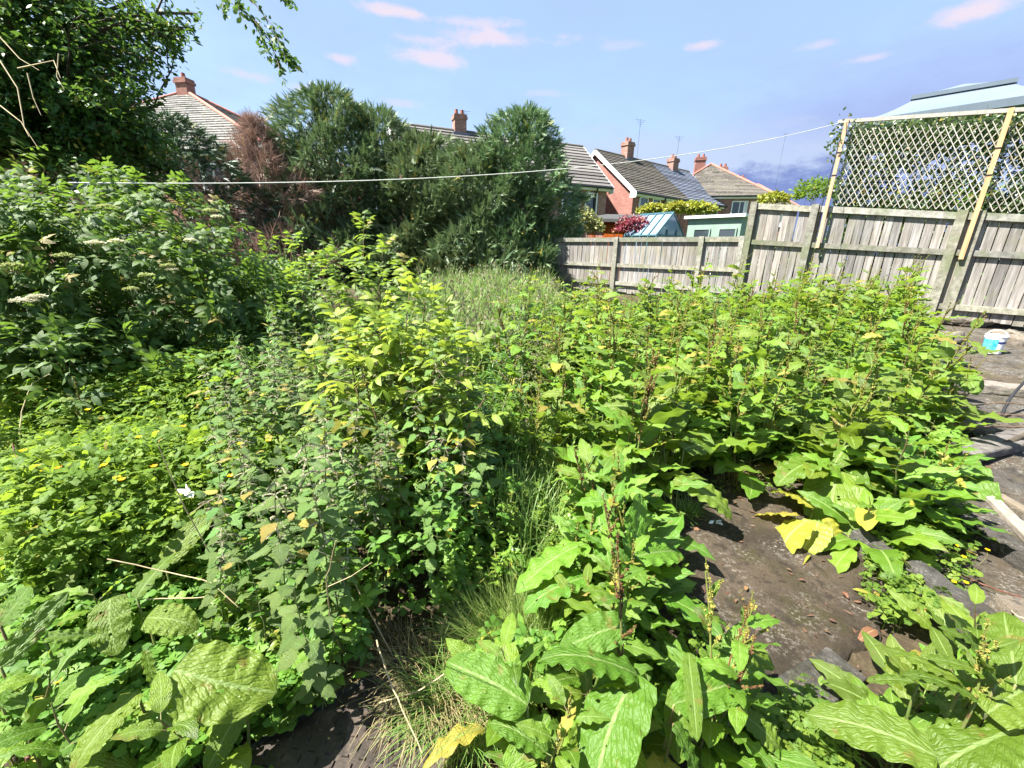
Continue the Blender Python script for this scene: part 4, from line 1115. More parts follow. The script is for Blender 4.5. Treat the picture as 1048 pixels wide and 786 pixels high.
pts = zone([(530, 330), (720, 318), (760, 400), (640, 440), (540, 410)], .7, .5, 22)
place([dock_protos[1], dock_protos[5]], pts, 'tall dock plant with yellow green seed spikes standing over the middle docks', 'tall seeding docks in the middle', 1.1, 1.3)
# near edge of the middle patch and round the slab
pts = zone([(600, 500), (680, 480), (740, 500), (690, 540), (640, 600), (590, 590), (560, 530)], .4, .24, 14)
place(dock_protos, pts, 'dock plant with a brown seed stalk growing along the bare slab', 'docks along the slab', .75, 1.0, weights=[.3, .1, .2, .3, .1, 0])
pts = zone([(520, 640), (600, 610), (680, 640), (760, 690), (790, 760), (690, 784), (520, 784), (470, 720)], .22, .20, 16)
place(dock_protos, pts, 'lush green dock plant below the fine grass tuft at the bottom edge', 'docks at the bottom edge', .62, .85, weights=[.2, .1, .3, .1, .3, 0])
pts = zone([(960, 670), (1000, 630), (1046, 640), (1046, 780), (930, 780), (925, 730)], .25, .24, 7)
place(dock_protos, pts, 'green dock plant in the corner clump beside the pale paving stone', 'docks in the paving corner', .6, .8, weights=[.2, .1, .4, 0, .3, 0])
pts = zone([(0, 600), (150, 560), (250, 610), (220, 690), (170, 784), (0, 784)], .3, .24, 11)
place(dock_protos, pts, 'dock plant with large leaves in the weedy corner beside the manhole cover', 'docks beside the manhole cover', .6, .85, weights=[.15, 0, .4, .05, .4, 0])
pts = zone([(120, 360), (200, 330), (240, 380), (180, 400), (60, 470), (40, 440)], .35, .45, 5)
place(dock_protos, pts, 'bright dock plant at the foot of the elder bush', 'docks at the foot of the elder', .8, 1.0, weights=[.3, .1, .3, 0, .3, 0])
pts = zone([(850, 420), (960, 410), (985, 480), (940, 520), (860, 520)], .35, .3, 8)
place(dock_protos, pts, 'dark green dock plant leaning out over the grey paving', 'docks leaning over the paving', .8, 1.0, weights=[.3, .1, .3, .0, .3, 0])

def hero_dock(label, base, leaves, group=None, leafm='dock_big', spikes=(), cat='dock plant', name='dock_plant', brown=False):
    """close dock plant; each leaf from (pixel, height) of its stalk end to (pixel, height) of its tip"""
    b = G(*base); t = thing(name, label, cat, b, 0, group)
    L, S, QS = MB(), MB(), []
    for (p0, h0, p1, h1, ti, roll, *wf) in leaves:
        a = G(*p0, h0)-b; e = G(*p1, h1)-b; Y = e-a; ln = np.linalg.norm(Y)
        Z = np.array([0, 0, 1.0])+roll*nrm(np.cross(Y, ZA)); Z = Z-.15*nrm(b*0+a+1e-3)
        wd = wf[0] if wf else 1.0
        L.put(TDH[ti % 4], [a], [Y], [Z], np.array([[ln*1.12*wd, ln*1.12, ln*1.12]]))
        mid_ = a*np.array([.93, .93, .30]); mid2 = a*np.array([.99, .99, .75])
        S.tube([np.zeros(3), mid_, mid2, a-[0, 0, .004], a+Y*.05-[0, 0, .008]], [.0055, .003], 6)
    for (p1, h1, w0, sd) in spikes:
        Q = MB(); QS.append(Q); top = G(*p1, h1)-b; p = wob(np.zeros(3), top, 9, .004); S.tube(p, [.006, .002], 6)
        for k in range(6):
            t_ = .45+.5*k/6; q = np.array([np.interp(t_, np.linspace(0, 1, 9), p[:, i]) for i in range(3)])
            Y = sph(np.array(k*2.4+sd), np.array(rng.uniform(.2, .9)))
            addleaves(L, TDS, q, Y, ZA+rng.normal(0, .2, 3), rng.uniform(.06, .12))
            if k > 0: spike(Q, S, q, sph(np.array(k*2.1+sd+1), np.array(1.1)), rng.uniform(.06, .13)*w0, .011, 1.3)
        Q.tube(p[3:], [.0045, .0022], 5, rnd=.1); q = p[6]; spike(Q, S, q, p[-1]-q, np.linalg.norm(p[-1]-q)*1.15, .012, 1.6)
    S.obj('stem', M['dock_stem'], t); L.obj('leaves', M[leafm], t)
    for Q in QS: Q.obj('flower_spike', M['dock_seed_brown' if brown else 'dock_seed'], t)
    return t
hero_dock('big dock plant with one broad puckered leaf beside the manhole cover', (175, 770), [
    ((178, 686), .42, (270, 706), .36, 0, .25, 1.35), ((140, 708), .34, (78, 784), .30, 3, .1, 1.1), ((250, 722), .30, (208, 786), .22, 1, -.5, 1.0), ((150, 632), .36, (200, 640), .33, 3, .3, 1.2),
    ((113, 612), .38, (112, 664), .30, 0, .15, 1.2), ((150, 665), .42, (160, 705), .30, 2, .4, 1.1), ((140, 612), .38, (172, 566), .44, 1, -.3), ((168, 575), .38, (214, 530), .46, 2, .3, 1.1), ((60, 605), .34, (88, 566), .40, 2, .2)])
hero_dock('dock plant with long upright strap leaves at the bottom corner', (10, 800), [
    ((0, 682), .42, (64, 612), .50, 2, .9, .8), ((24, 745), .36, (52, 664), .46, 2, -.9, .8), ((0, 640), .46, (26, 602), .52, 0, .2, 1.2), ((45, 652), .38, (90, 650), .36, 1, .8, .7), ((0, 720), .34, (20, 686), .40, 3, .2), ((60, 770), .28, (110, 740), .30, 1, .3)])
hero_dock('dock plant with broad shining leaves rising at the bottom edge', (640, 800), [
    ((652, 690), .42, (600, 792), .34, 0, .25, 1.2), ((540, 722), .34, (466, 672), .40, 1, -.3, 1.15), ((652, 690), .42, (560, 672), .44, 3, .35, 1.1), ((640, 640), .46, (580, 655), .46, 1, -.3, 1.1), ((690, 720), .36, (760, 700), .34, 2, .3), ((560, 770), .28, (505, 740), .30, 3, .2), ((690, 740), .34, (720, 800), .26, 1, -.3), ((520, 790), .2, (560, 740), .28, 0, .3)],
    spikes=(((632, 560), .72, .9, 0.3),), brown=True)
hero_dock('dock plant with yellow green seed spikes leaning over the slab edge', (735, 790), [
    ((742, 652), .36, (794, 682), .30, 1, .3, .8), ((705, 668), .42, (712, 748), .36, 2, .3, .55), ((752, 672), .30, (776, 720), .22, 2, -.4, .7), ((700, 700), .34, (690, 770), .26, 0, .3, .9), ((760, 730), .24, (800, 770), .16, 3, .2)],
    spikes=(((722, 585), .62, 1.1, 1.2), ((770, 625), .48, 1.0, 2.2)))
hero_dock('lush dock plant with a long toothed leaf reaching over the grey concrete piece', (985, 800), [
    ((958, 774), .30, (838, 722), .28, 0, -.2, 1.0), ((1000, 715), .40, (930, 690), .40, 3, .3, 1.1), ((985, 700), .40, (905, 655), .42, 1, .3, 1.0), ((1020, 700), .42, (975, 632), .50, 2, .5, 1.0), ((1040, 700), .40, (1030, 625), .50, 1, -.4, 1.0), ((1045, 745), .30, (960, 790), .22, 3, .2, 1.1), ((1020, 780), .24, (930, 800), .16, 0, .3), ((1010, 730), .34, (1060, 700), .36, 3, .2), ((940, 700), .32, (890, 690), .30, 1, .3), ((1005, 690), .42, (955, 668), .44, 0, .2)],
    spikes=(((1008, 645), .58, .8, .6),))
hero_dock('yellowing dock plant with pale mottled leaves at the top of the slab', (838, 520), [
    ((815, 528), .12, (774, 522), .02, 0, .1, 1.5), ((832, 520), .13, (792, 502), .10, 3, .2, 1.4), ((825, 534), .12, (792, 560), .01, 0, .3, 1.5), ((838, 534), .12, (822, 566), .01, 3, .1, 1.5), ((846, 530), .12, (860, 560), .01, 1, .1, 1.4)], leafm='dock_pale')
hero_dock('dock plant with a drooping blotched leaf beside the yellowing one', (862, 512), [
    ((856, 482), .24, (850, 545), .05, 0, .1, 1.1), ((872, 480), .26, (868, 532), .08, 1, .4, 1.0), ((895, 446), .36, (945, 486), .26, 2, .2, .75), ((880, 440), .36, (858, 472), .3, 3, .1, 1.1), ((905, 470), .28, (935, 530), .1, 1, .3, .8), ((840, 470), .28, (800, 492), .2, 3, .2, 1.0)])
hero_dock('upright dock plant standing close to the slab with tall folded leaves', (640, 640), [
    ((640, 598), .28, (656, 512), .52, 2, .8, .9), ((625, 580), .34, (610, 520), .5, 1, -.6, .9), ((600, 556), .40, (530, 588), .34, 0, .3, 1.0), ((602, 590), .34, (540, 622), .28, 3, .2, 1.0), ((650, 570), .36, (700, 560), .3, 1, .2, .9), ((620, 560), .4, (570, 530), .44, 2, .2, .9), ((640, 610), .28, (600, 640), .2, 0, .2)],
    spikes=(((618, 515), .62, .9, 1.9),), brown=True)
hero_dock('wide leaved dock plant bending over the upper end of the slab', (690, 540), [
    ((690, 490), .34, (748, 525), .22, 3, .2, .9), ((660, 455), .46, (612, 470), .44, 0, .1, 1.0), ((640, 440), .5, (575, 430), .5, 1, .2, 1.0), ((640, 470), .42, (600, 500), .36, 3, .1, 1.0), ((680, 440), .5, (700, 410), .54, 2, .2, 1.0), ((700, 460), .44, (735, 450), .42, 1, .2)],
    spikes=(((668, 395), .72, .8, 1.0),))
hero_dock('dock plant with dense upright green seed spikes beside the grey sleepers', (975, 470), [
    ((965, 435), .22, (1000, 462), .1, 1, .2, 1.0), ((950, 450), .18, (930, 480), .1, 3, .2, 1.0), ((985, 470), .14, (1012, 520), .03, 0, .2, .8), ((945, 420), .26, (905, 425), .28, 2, .2, .9), ((975, 380), .4, (1000, 400), .36, 3, .2)],
    spikes=(((992, 372), .48, 1.3, .4), ((975, 385), .45, 1.3, 2.0), ((960, 398), .42, 1.2, 3.3)))

# ------------------------------------------------------------------ nettles
net_protos = []
for i, h in enumerate((.95, .82, 1.05, .7)):
    t = thing('nettle', 'nettle', 'nettle', (0, 0, -30))
    L, S, Q = MB(), MB(), MB()
    lean = rng.normal(0, .05, 2); p = wob((0, 0, 0), (lean[0], lean[1], h), 9, .006); S.tube(p, [.0035, .0015], 5)
    tt = np.linspace(0, 1, 9); n = int(h/.046)
    for k in range(3, n+1):
        t_ = k/n; q = np.array([np.interp(t_, tt, p[:, j]) for j in range(3)]); a0 = (k % 2)*PI/2+rng.normal(0, .25)
        sz = .084*(.55+.9*t_)*(1-.62*max(0, t_-.62)/.38)*rng.uniform(.85, 1.15)
        for s_ in (0, PI):
            az_ = a0+s_+rng.normal(0, .2); el_ = rng.uniform(.1, .5)+(.6 if t_ > .93 else 0)
            Y0 = sph(np.array(az_), np.array(el_)); pl = sz*.42; S.tube([q, q+Y0*pl], [.0012, .001], 4)
            e2 = el_-rng.uniform(.3, .85)
            addleaves(L, TN, q+Y0*pl*.95, sph(np.array(az_), np.array(e2)), sph(np.array(az_), np.array(e2+PI/2))+rng.normal(0, .22, 3), sz)
            if t_ > .58 and t_ < .97 and i != 3:
                for c_ in range(2):
                    a2_ = az_+rng.uniform(-1, 1); d = sph(np.array(a2_), np.array(rng.uniform(-.3, .5)))
                    ln = rng.uniform(.025, .055); kk = 9; f = np.linspace(0.1, 1, kk)
                    pp = q+d*f[:, None]*ln-np.array([0, 0, 1])*(f**2)[:, None]*ln*.5
                    addleaves(Q, TQ, pp, rng.normal(0, 1, (kk, 3)), rng.normal(0, 1, (kk, 3)), .0055*rng.uniform(.7, 1.3, kk))
    S.obj('stem', M['nettle_stem'], t); L.obj('leaves', M['nettle'], t)
    if Q.n: Q.obj('catkin_strands', M['catkin'], t)
    net_protos.append([t, False])
pts = zone([(215, 400), (300, 350), (350, 345), (440, 350), (490, 400), (500, 470), (470, 520), (425, 575), (385, 615), (330, 610), (270, 560), (220, 500)], .70, .135, 135)
print('NETTLES', len(pts))
place(net_protos, pts, 'tall stinging nettle in the dense nettle bed at the centre of the plot', 'nettles in the centre bed', .8, 1.08, tilt=.09, weights=[.3, .25, .25, .2])
pts = zone([(330, 600), (480, 590), (470, 650), (420, 680), (340, 670)], .25, .14, 9)
place(net_protos, pts, 'short young nettle by the dry grass behind the manhole cover', 'young nettles behind the manhole', .36, .5, weights=[0, 0, 0, 1])
pts = zone([(150, 560), (215, 500), (290, 580), (320, 640), (250, 650), (190, 600)], .55, .2, 14)
place(net_protos, pts, 'nettle mixed with herbs between the nettle bed and the large docks', 'nettles beside the large docks', .65, .85, weights=[.2, .3, .1, .4])

# ------------------------------------------------------------------ shoots: willowherb, leafy weeds
def build_shoots(root, h, nst, T, size, step, m, spread=.1, whorl=3, el_=(.1, .9), stemmat='nettle_stem', tipsmall=.6):
    L, S = MB(), MB()
    for s_ in range(nst):
        az0 = rng.uniform(0, 6.28); r_ = rng.uniform(0, spread); b = np.array([r_*cos(az0), r_*sin(az0), 0]); hh = h*rng.uniform(.7, 1.05)
        e = b+np.array([cos(az0)*r_*1.6+rng.normal(0, .04), sin(az0)*r_*1.6+rng.normal(0, .04), hh]); p = wob(b, e, 7, .006); S.tube(p, [.003, .0012], 4)
        n = int(hh/step); t_ = np.linspace(.18, 1, n); q = np.stack([np.interp(t_, np.linspace(0, 1, 7), p[:, j]) for j in range(3)], 1)
        for k in range(whorl):
            a = np.arange(n)*2.4+k*2*PI/whorl+rng.normal(0, .25, n); e_ = rng.uniform(*el_, n)+.5*(t_ > .9)
            addleaves(L, T, q, sph(a, e_), sph(a, e_+PI/2)+rng.normal(0, .25, (n, 3)), size*(1-tipsmall*np.maximum(0, t_-.55)/.45)*rng.uniform(.75, 1.2, n))
    S.obj('stem', M[stemmat], root); L.obj('leaves', M[m], root)
wil, weed, lw = [], [], []
for i in range(3):
    t = thing('willowherb', 'w', 'willowherb', (0, 0, -30)); build_shoots(t, .85+.1*i, 4, TW, .115, .030, 'willowherb', .09); wil.append([t, 0])
for i in range(3):
    t = thing('leafy_weed', 'w', 'leafy weed', (0, 0, -30)); build_shoots(t, .42+.08*i, 5, TL, .075, .026, 'weed', .10, 3); weed.append([t, 0])
pts = zone([(235, 330), (250, 270), (300, 262), (345, 300), (335, 350), (300, 370), (250, 390)], .75, .24, 42)
place(wil, pts, 'grey green willowherb stem with narrow leaves between elder bush and young elder', 'willowherbs beside the elder bush', .85, 1.15)
pts = zone([(420, 330), (440, 310), (520, 330), (540, 400), (500, 440), (470, 400)], .6, .34, 14)
place(wil, pts, 'narrow leaved willowherb growing in the tall grass behind the nettles', 'willowherbs in the tall grass', .7, .95)
pts = zone([(470, 440), (540, 420), (575, 470), (560, 560), (510, 610), (470, 560)], .35, .17, 34)
place(weed, pts, 'yellow green leafy weed between the nettle bed and the middle docks', 'leafy weeds beside the nettles', .7, 1.05)
pts = zone([(560, 320), (700, 310), (800, 310), (820, 400), (700, 440), (560, 440)], .4, .6, 24)
place(weed, pts, 'leafy weed filling a gap between the middle docks', 'leafy weeds among the docks', .9, 1.3)
pts = zone([(180, 560), (300, 560), (370, 620), (300, 660), (230, 680), (200, 640)], .25, .17, 12)
place(weed, pts, 'bright leafy weed growing between nettles and manhole cover', 'leafy weeds by the manhole', .55, .8)

# ------------------------------------------------------------------ elder saplings
def build_elder(root, stems, m, lsize, step=.11):
    """stems: list of (base, tip); pairs of pinnate leaves up each stem"""
    L, S = MB(), MB()
    for b, e in stems:
        b = np.asarray(b, float); e = np.asarray(e, float); ln = np.linalg.norm(e-b)
        p = wob(b, e, 8, .01); S.tube(p, [.007, .003], 6); n = max(3, int(ln/step))
        for k in range(n+1):
            t_ = .25+.75*k/n; q = np.array([np.interp(t_, np.linspace(0, 1, 8), p[:, j]) for j in range(3)]); a0 = (k % 2)*PI/2+rng.normal(0, .3)
            top = t_ > .92
            for s_ in (0, PI, *((PI/2, -PI/2) if top else ())):
                az_ = a0+s_+rng.normal(0, .25); el_ = rng.uniform(.1, .6) if not top else rng.uniform(.5, 1.1)
                addleaves(L, TE, q, sph(np.array(az_), np.array(el_)), sph(np.array(az_), np.array(el_+PI/2))+rng.normal(0, .25, 3), lsize*rng.uniform(.75, 1.15)*(.65 if top else 1))
    S.obj('stem', M['twig'], root); L.obj('leaves', M[m], root)
def sapling(label, base, tips, m, ls, name='elder_sapling', cat='elder sapling', step=.11):
    """tips: pixel and depth of each shoot tip"""
    b = G(*base); t = thing(name, label, cat, b)
    st = [(rng.normal(0, .05, 3)*[1, 1, 0], atz(px, py, z)-b) for px, py, z in tips]
    build_elder(t, st, m, ls, step); return t
sapling('yellow green young elder rising above the nettle bed', (415, 548), [(420, 290, 2.5), (435, 310, 2.45), (365, 345, 2.3), (395, 335, 2.3), (430, 350, 2.3), (460, 350, 2.3), (350, 336, 2.4), (388, 318, 2.5), (455, 330, 2.45), (480, 366, 2.3), (370, 378, 2.2), (445, 376, 2.2), (408, 350, 2.35), (320, 370, 2.4), (498, 404, 2.2)], 'elder_young', .24)
sapling('taller green elder sapling behind the yellow green one', (375, 430), [(372, 228, 3.9), (392, 252, 3.8), (345, 256, 3.8), (412, 272, 3.7), (328, 274, 3.8), (362, 275, 3.6), (300, 285, 3.7), (388, 285, 3.6), (345, 300, 3.5)], 'elder_mid', .24)
sapling('small bright elder sapling growing at the far end of the docks', (560, 335), [(545, 288, 7.0), (570, 294, 7.1), (530, 300, 6.9), (592, 302, 7)], 'elder_young', .24)
sapling('leafy elder shoots at the back of the plot before the brown conifer', (285, 384), [(300, 246, 5.0), (275, 250, 5.1), (322, 266, 4.9), (255, 266, 5.0), (340, 262, 5.1), (290, 275, 4.8)], 'elder_mid', .26)
for pr in (dock_protos, net_protos, wil, weed): drop(pr)

# ------------------------------------------------------------------ big elder bush
def elder_mass(root, lobes, m, ls, shoots, trunk_at, per=7, branches=40):
    L, S = MB(), MB()
    lobes = [(np.array(c), np.array(r)) for c, r in lobes]
    vol = np.array([r[0]*r[1]*r[2] for c, r in lobes])**(2/3); cnt = (shoots*vol/vol.sum()).astype(int)
    P, D = [], []
    for (c, r), k in zip(lobes, cnt):
        d = nrm(rng.normal(0, 1, (k, 3))); rr = rng.uniform(.62, 1.03, k)**.6
        lump = 1+.14*np.sin(5*d[:, 0]+3*d[:, 2]+c[0])*np.sin(4*d[:, 1]+2)+.1*np.sin(9*d[:, 2]+6*d[:, 0])
        p = c+d*r*(rr*lump)[:, None]
        keep = p[:, 2] > .12
        P.append(p[keep]); D.append(nrm(d*np.array([1, 1, .7])+[0, 0, .45])[keep])
    P = np.concatenate(P); D = np.concatenate(D)
    n = len(P)
    for k in range(per):
        a = k*2.4+rng.uniform(-.4, .4, n); X = nrm(np.cross(D, rng.normal(0, 1, (n, 3)))); Yb = np.cross(D, X)
        side = np.cos(a)[:, None]*X+np.sin(a)[:, None]*Yb
        f = k/per
        Y = nrm(side*(1-.5*f)+D*(.15+.8*f)+[0, 0, -.08])
        addleaves(L, TE, P-D*(.16*(1-f)), Y, nrm(D+[0, 0, .8]+rng.normal(0, .35, (n, 3))), ls*(1-.4*f)*rng.uniform(.75, 1.15, n))
    o = np.array(trunk_at, float)
    for i in rng.integers(0, n, branches):
        mid_ = o*.45+P[i]*.55; mid_[2] -= .1
        S.tube(np.stack([o+rng.normal(0, .06, 3)*[1, 1, 0], (o+mid_)/2+rng.normal(0, .05, 3), mid_, P[i]]), [.02, .012, .008, .003], 5)
    S.obj('branch', M['twig'], root); L.obj('foliage', M[m], root)
def umbel(root, p, r, m, name='flower_head', n=150):
    Q, S = MB(), MB(); p = np.asarray(p, float)
    a = rng.uniform(0, 6.28, n); q = np.sqrt(rng.uniform(0, 1, n))*r
    P = p+np.stack([q*np.cos(a), q*np.sin(a), .25*r*(1-(q/r)**2)+rng.normal(0, .004, n)], 1)
    for s_ in range(2):
        d = rng.normal(0, 1, (n, 3))*[1, 1, .25]
        addleaves(Q, TS, P, d, ZA+rng.normal(0, .25, (n, 3)), .011*rng.uniform(.8, 1.3, n)); addleaves(Q, TS, P, -d, ZA+rng.normal(0, .25, (n, 3)), .011*rng.uniform(.8, 1.3, n))
    for k in range(9):
        e = P[rng.integers(0, n)]; S.tube([p-[0, 0, .09], p-[0, 0, .05], e-[0, 0, .004]], [.003, .0012], 4)
    o = Q.obj(name, M[m], root); S.obj('stalk', M['dock_stem'], o); return o
gE = float(ground(-3.8, 3.9))
t = thing('elder_bush', 'large dark green elder bush with flat cream flower heads', 'elder bush', (0, 0, 0))
elder_mass(t, [((-3.75, 3.85, 1.05), (1.15, 1.0, 1.05)), ((-4.6, 3.4, 1.1), (1.2, 1.0, 1.05)), ((-2.95, 4.2, .85), (.62, .8, .85)), ((-3.9, 4.5, 1.35), (1.2, 1.1, 1.0)), ((-3.45, 2.85, .55), (.75, .6, .6)), ((-5.4, 3.9, 1.5), (1.2, 1.2, 1.1))], 'elder', .24, 900, (-4.2, 4.2, 0))
for px, py, z, r, m_ in ((98, 249, 3.25, .085, 'white_petal'), (120, 247, 3.3, .07, 'white_petal'), (25, 308, 2.9, .10, 'white_petal'), (38, 304, 2.95, .07, 'white_petal'), (110, 212, 3.5, .10, 'green_bud'), (65, 262, 3.1, .08, 'green_bud'), (150, 282, 3.2, .07, 'green_bud'), (195, 246, 3.9, .07, 'white_petal'), (172, 272, 3.5, .07, 'green_bud'), (216, 216, 4.3, .11, 'green_bud'), (134, 296, 3.0, .06, 'green_bud'), (222, 222, 4.2, .08, 'white_petal'), (176, 276, 3.5, .06, 'white_petal'), (12, 272, 2.95, .07, 'green_bud')):
    umbel(t, atz(px, py, z-.30), r*.66, m_)

# ------------------------------------------------------------------ overhanging tree
t = thing('overhanging_tree', 'dark broadleaf tree whose crown hangs over the elder bush', 'tree', (-6.6, 5.2, float(ground(-6.6, 5.2))))
L0 = np.array(t.location)
S, L = MB(), MB()
trunk = wob((0, 0, -.2), (.3, -.2, 2.6), 9, .03); S.tube(trunk, [.17, .11], 10)
tips = []
LIMY, LIMX = [-100, 0, 40, 80, 120, 160, 220], [205, 205, 197, 170, 158, 182, 200]
def grow(p, d, ln, r, lev):
    d = nrm(d); e = p+d*ln; e[2] -= .05*ln*(lev > 1)
    ea, eb, ez = proj(e+L0)
    if lev >= 1 and ez > .3 and ea > float(np.interp(eb, LIMY, LIMX))+6: return
    q = wob(p, e, 5, ln*.02); (S if lev < 2 else S).tube(q, [r, r*.55], 6 if lev < 2 else 4)
    if lev >= 3: tips.append((q, d)); return
    for k in range((5, 5, 5)[lev]):
        t_ = .35+.65*k/4; b = np.array([np.interp(t_, np.linspace(0, 1, 5), q[:, j]) for j in range(3)])
        nd = nrm(d+rng.normal(0, .75, 3)*[1, 1, .7]); grow(b, nd, ln*rng.uniform(.45, .75), r*.5, lev+1)
    if lev >= 1: tips.append((q, d))
for px, py, z in ((60, 60, 5.0), (120, 110, 5.0), (20, 120, 4.4), (165, 60, 5.6), (90, 10, 5.4), (160, -40, 5.2), (-30, 20, 4.6), (140, 150, 5.2), (190, 110, 6.2), (-80, 100, 5.0), (60, -70, 5.0), (10, 40, 5.5)):
    b = trunk[rng.integers(5, 9)]; e = atz(px, py, z)-L0; d = e-b; grow(b, d, np.linalg.norm(d)*.62, .055, 0)
Q = np.concatenate([q for q, d in tips]); DD = np.concatenate([np.repeat(d[None], len(q), 0) for q, d in tips])
a_, b_, z_ = proj(Q+L0)
ok = (a_ < np.interp(b_, [-100, 0, 40, 80, 120, 160, 220], [205, 205, 197, 170, 158, 182, 200])) & (b_ < 215) & (z_ > 2.2); Q, DD = Q[ok], DD[ok]
print('TREE', len(Q))
for k in range(7):
    n = len(Q); Y = nrm(rng.normal(0, 1, (n, 3))*[1, 1, .6]+DD*.3+[0, 0, -.35])
    addleaves(L, TL+TS, Q+rng.normal(0, .055, Q.shape), Y, rng.normal(0, .6, (n, 3))+ZA, .078*rng.uniform(.7, 1.25, n))
# hanging spray against the sky
H = MB()
for (x0, y0, x1, y1) in ((205, -30, 262, 22), (225, -30, 290, 38), (255, 15, 296, 62), (262, 22, 272, 55), (280, 30, 303, 72), (270, -20, 300, 5), (240, -20, 250, 22), (275, 40, 290, 82), (290, 55, 306, 70), (215, -30, 228, 15)):
    q = wob(atz(x0, y0, 4.6)-L0, atz(x1, y1, 4.5)-L0, 10, .012); H.tube(q, [.006, .002], 4)
    n = 10; d = nrm(q[-1]-q[0])
    for k in range(5):
        addleaves(L, TL+TS, q[1:]+rng.normal(0, .02, (9, 3)), nrm(rng.normal(0, .8, (9, 3))+d*.7+[0, 0, -.3]), rng.normal(0, .7, (9, 3))+ZA, .075*rng.uniform(.7, 1.2, 9))
H.tube(np.stack([trunk[-1], (trunk[-1]+atz(205, -60, 4.8)-L0)/2+[0, 0, .5], atz(205, -60, 4.8)-L0, atz(262, -25, 4.6)-L0]), [.05, .03, .02, .008], 6)
S.obj('trunk', M['bark'], t); H.obj('hanging_branch', M['twig'], t); L.obj('crown', M['tree_leaf'], t)
# bare pale twigs that show in front of the dark crown
B = MB()
for pts_ in (((0, 62), (18, 90), (25, 130), (38, 150)), ((0, 38), (20, 60), (40, 72)), ((18, 70), (55, 62), (62, 80)), ((0, 108), (22, 125), (30, 140)), ((28, 75), (34, 100), (42, 118)), ((60, 55), (58, 78), (66, 92))):
    B.tube(np.stack([atz(x, y, 3.4)-L0 for x, y in pts_]), [.006, .002], 4)
B.obj('bare_twig', M['straw'], t)

# ------------------------------------------------------------------ conifers
def conifer(label, base, h, r, m, n, name='cypress', cat='cypress tree', group=None, spr=TC, ssize=.42, leaders=3, droop=0., shape=.6, up=.9, trunk_r=.12, low=.02, lumpy=1.0):
    t = thing(name, label, cat, base, 0, group)
    S, L = MB(), MB(); S.tube(wob((0, 0, -.2), (0, 0, h*.93), 8, .02), [trunk_r, .02], 8); S.obj('trunk', M['bark'], t)
    f = rng.uniform(0, 1, n)**1.15; az_ = rng.uniform(0, 6.28, n)
    prof = np.minimum(1, (1-f)**shape*1.05)*np.minimum(1, .80+f*2.0)
    lump = 1+lumpy*(.13*np.sin(3*az_+4*f+base[0])+.12*np.sin(7*az_-9*f*h*.4)+.10*np.sin(2*az_+13*f+base[1]))
    rr = r*prof*lump*rng.uniform(.72, 1.0, n)**.5
    P = np.stack([rr*np.cos(az_), rr*np.sin(az_), h*(low+f*(1-low))], 1)
    out_ = np.stack([np.cos(az_), np.sin(az_), np.zeros(n)], 1)
    D = nrm(out_*rng.uniform(.45, 1, n)[:, None]+ZA*(up*rng.uniform(-.15, 1.0, n))[:, None]+rng.normal(0, .30, (n, 3))-ZA*droop)
    Zt = nrm(np.cross(D, np.cross(out_, D)+rng.normal(0, .5, (n, 3))))
    addleaves(L, spr, P, D, out_*.35+ZA+rng.normal(0, .5, (n, 3)), ssize*rng.uniform(.65, 1.2, n)*(1-.35*f))
    for k in range(leaders):
        a0 = rng.uniform(0, 6.28); q = r*.28*rng.uniform(0, 1); zt_ = h*rng.uniform(.95, 1.06); z0 = h*.74; kk = 70
        g = rng.uniform(0, 1, kk); c = np.stack([q*cos(a0)+rng.normal(0, .05, kk), q*sin(a0)+rng.normal(0, .05, kk), z0+(zt_-z0)*g], 1)
        a2 = rng.uniform(0, 6.28, kk); o2 = np.stack([np.cos(a2), np.sin(a2), np.zeros(kk)], 1)
        addleaves(L, spr, c, nrm(o2*.6+ZA*1.1), o2+rng.normal(0, .3, (kk, 3)), ssize*.85*(1-.55*g)*rng.uniform(.7, 1.1, kk))
    L.obj('foliage', M[m], t); return t
def base_at(px, z, py=290):
    p = atz(px, py, z); return (float(p[0]), float(p[1]), float(ground(p[0], p[1])))
def top_h(px, py, b):
    # height over the base at which the sight line of the pixel passes the plan distance of b
    d = ray(px, py); s_ = math.hypot(b[0], b[1])/math.hypot(d[0], d[1]); return float((EYE+d*s_)[2])-b[2]
for lab, px, z, tp, r, n in (('tall cypress tree rising in two feathery points beside the dead brown conifer', 352, 14.4, (346, 97), 2.0, 8500), ('shorter cypress tree behind the washing line next to the tallest pointed one', 394, 14.9, (386, 116), 2.0, 8000),
                             ('cypress tree in the middle of the hedge under the distant chimney', 442, 14.6, (436, 142), 2.2, 8500), ('broad low cypress tree in the hedge with pale sprays facing the plot', 494, 14.2, (490, 152), 2.2, 8500), ('tall dense cypress tree at the hedge end nearest the fence', 531, 14.1, (538, 116), 1.62, 7500)):
    b = base_at(px, z); h = top_h(*tp, b)
    conifer(lab, b, h, r, 'cypress', n, leaders=7 if r < 1.85 else 9, shape=.34, ssize=.50, lumpy=1.5)
b = base_at(284, 13.0); conifer('dead red brown conifer between the elder bush and the cypress hedge', b, top_h(270, 126, b), 2.25, 'brown_twig', 5200, 'brown_conifer', 'dead conifer', spr=TTW, ssize=.62, leaders=2, shape=1.0, up=1.0, lumpy=2.2)
b = base_at(322, 14.2); conifer('brownish green conifer between the dead one and the tall cypress', b, top_h(318, 142, b), .95, 'dark_conifer', 1700, 'conifer', 'conifer', shape=.6, ssize=.42)
b = base_at(206, 11.5); conifer('dark spreading conifer in front of the pale lichen covered roof', b, top_h(207, 126, b), 2.25, 'dark_conifer', 6000, 'conifer', 'conifer', shape=.5, up=.2, droop=.1, ssize=.45)

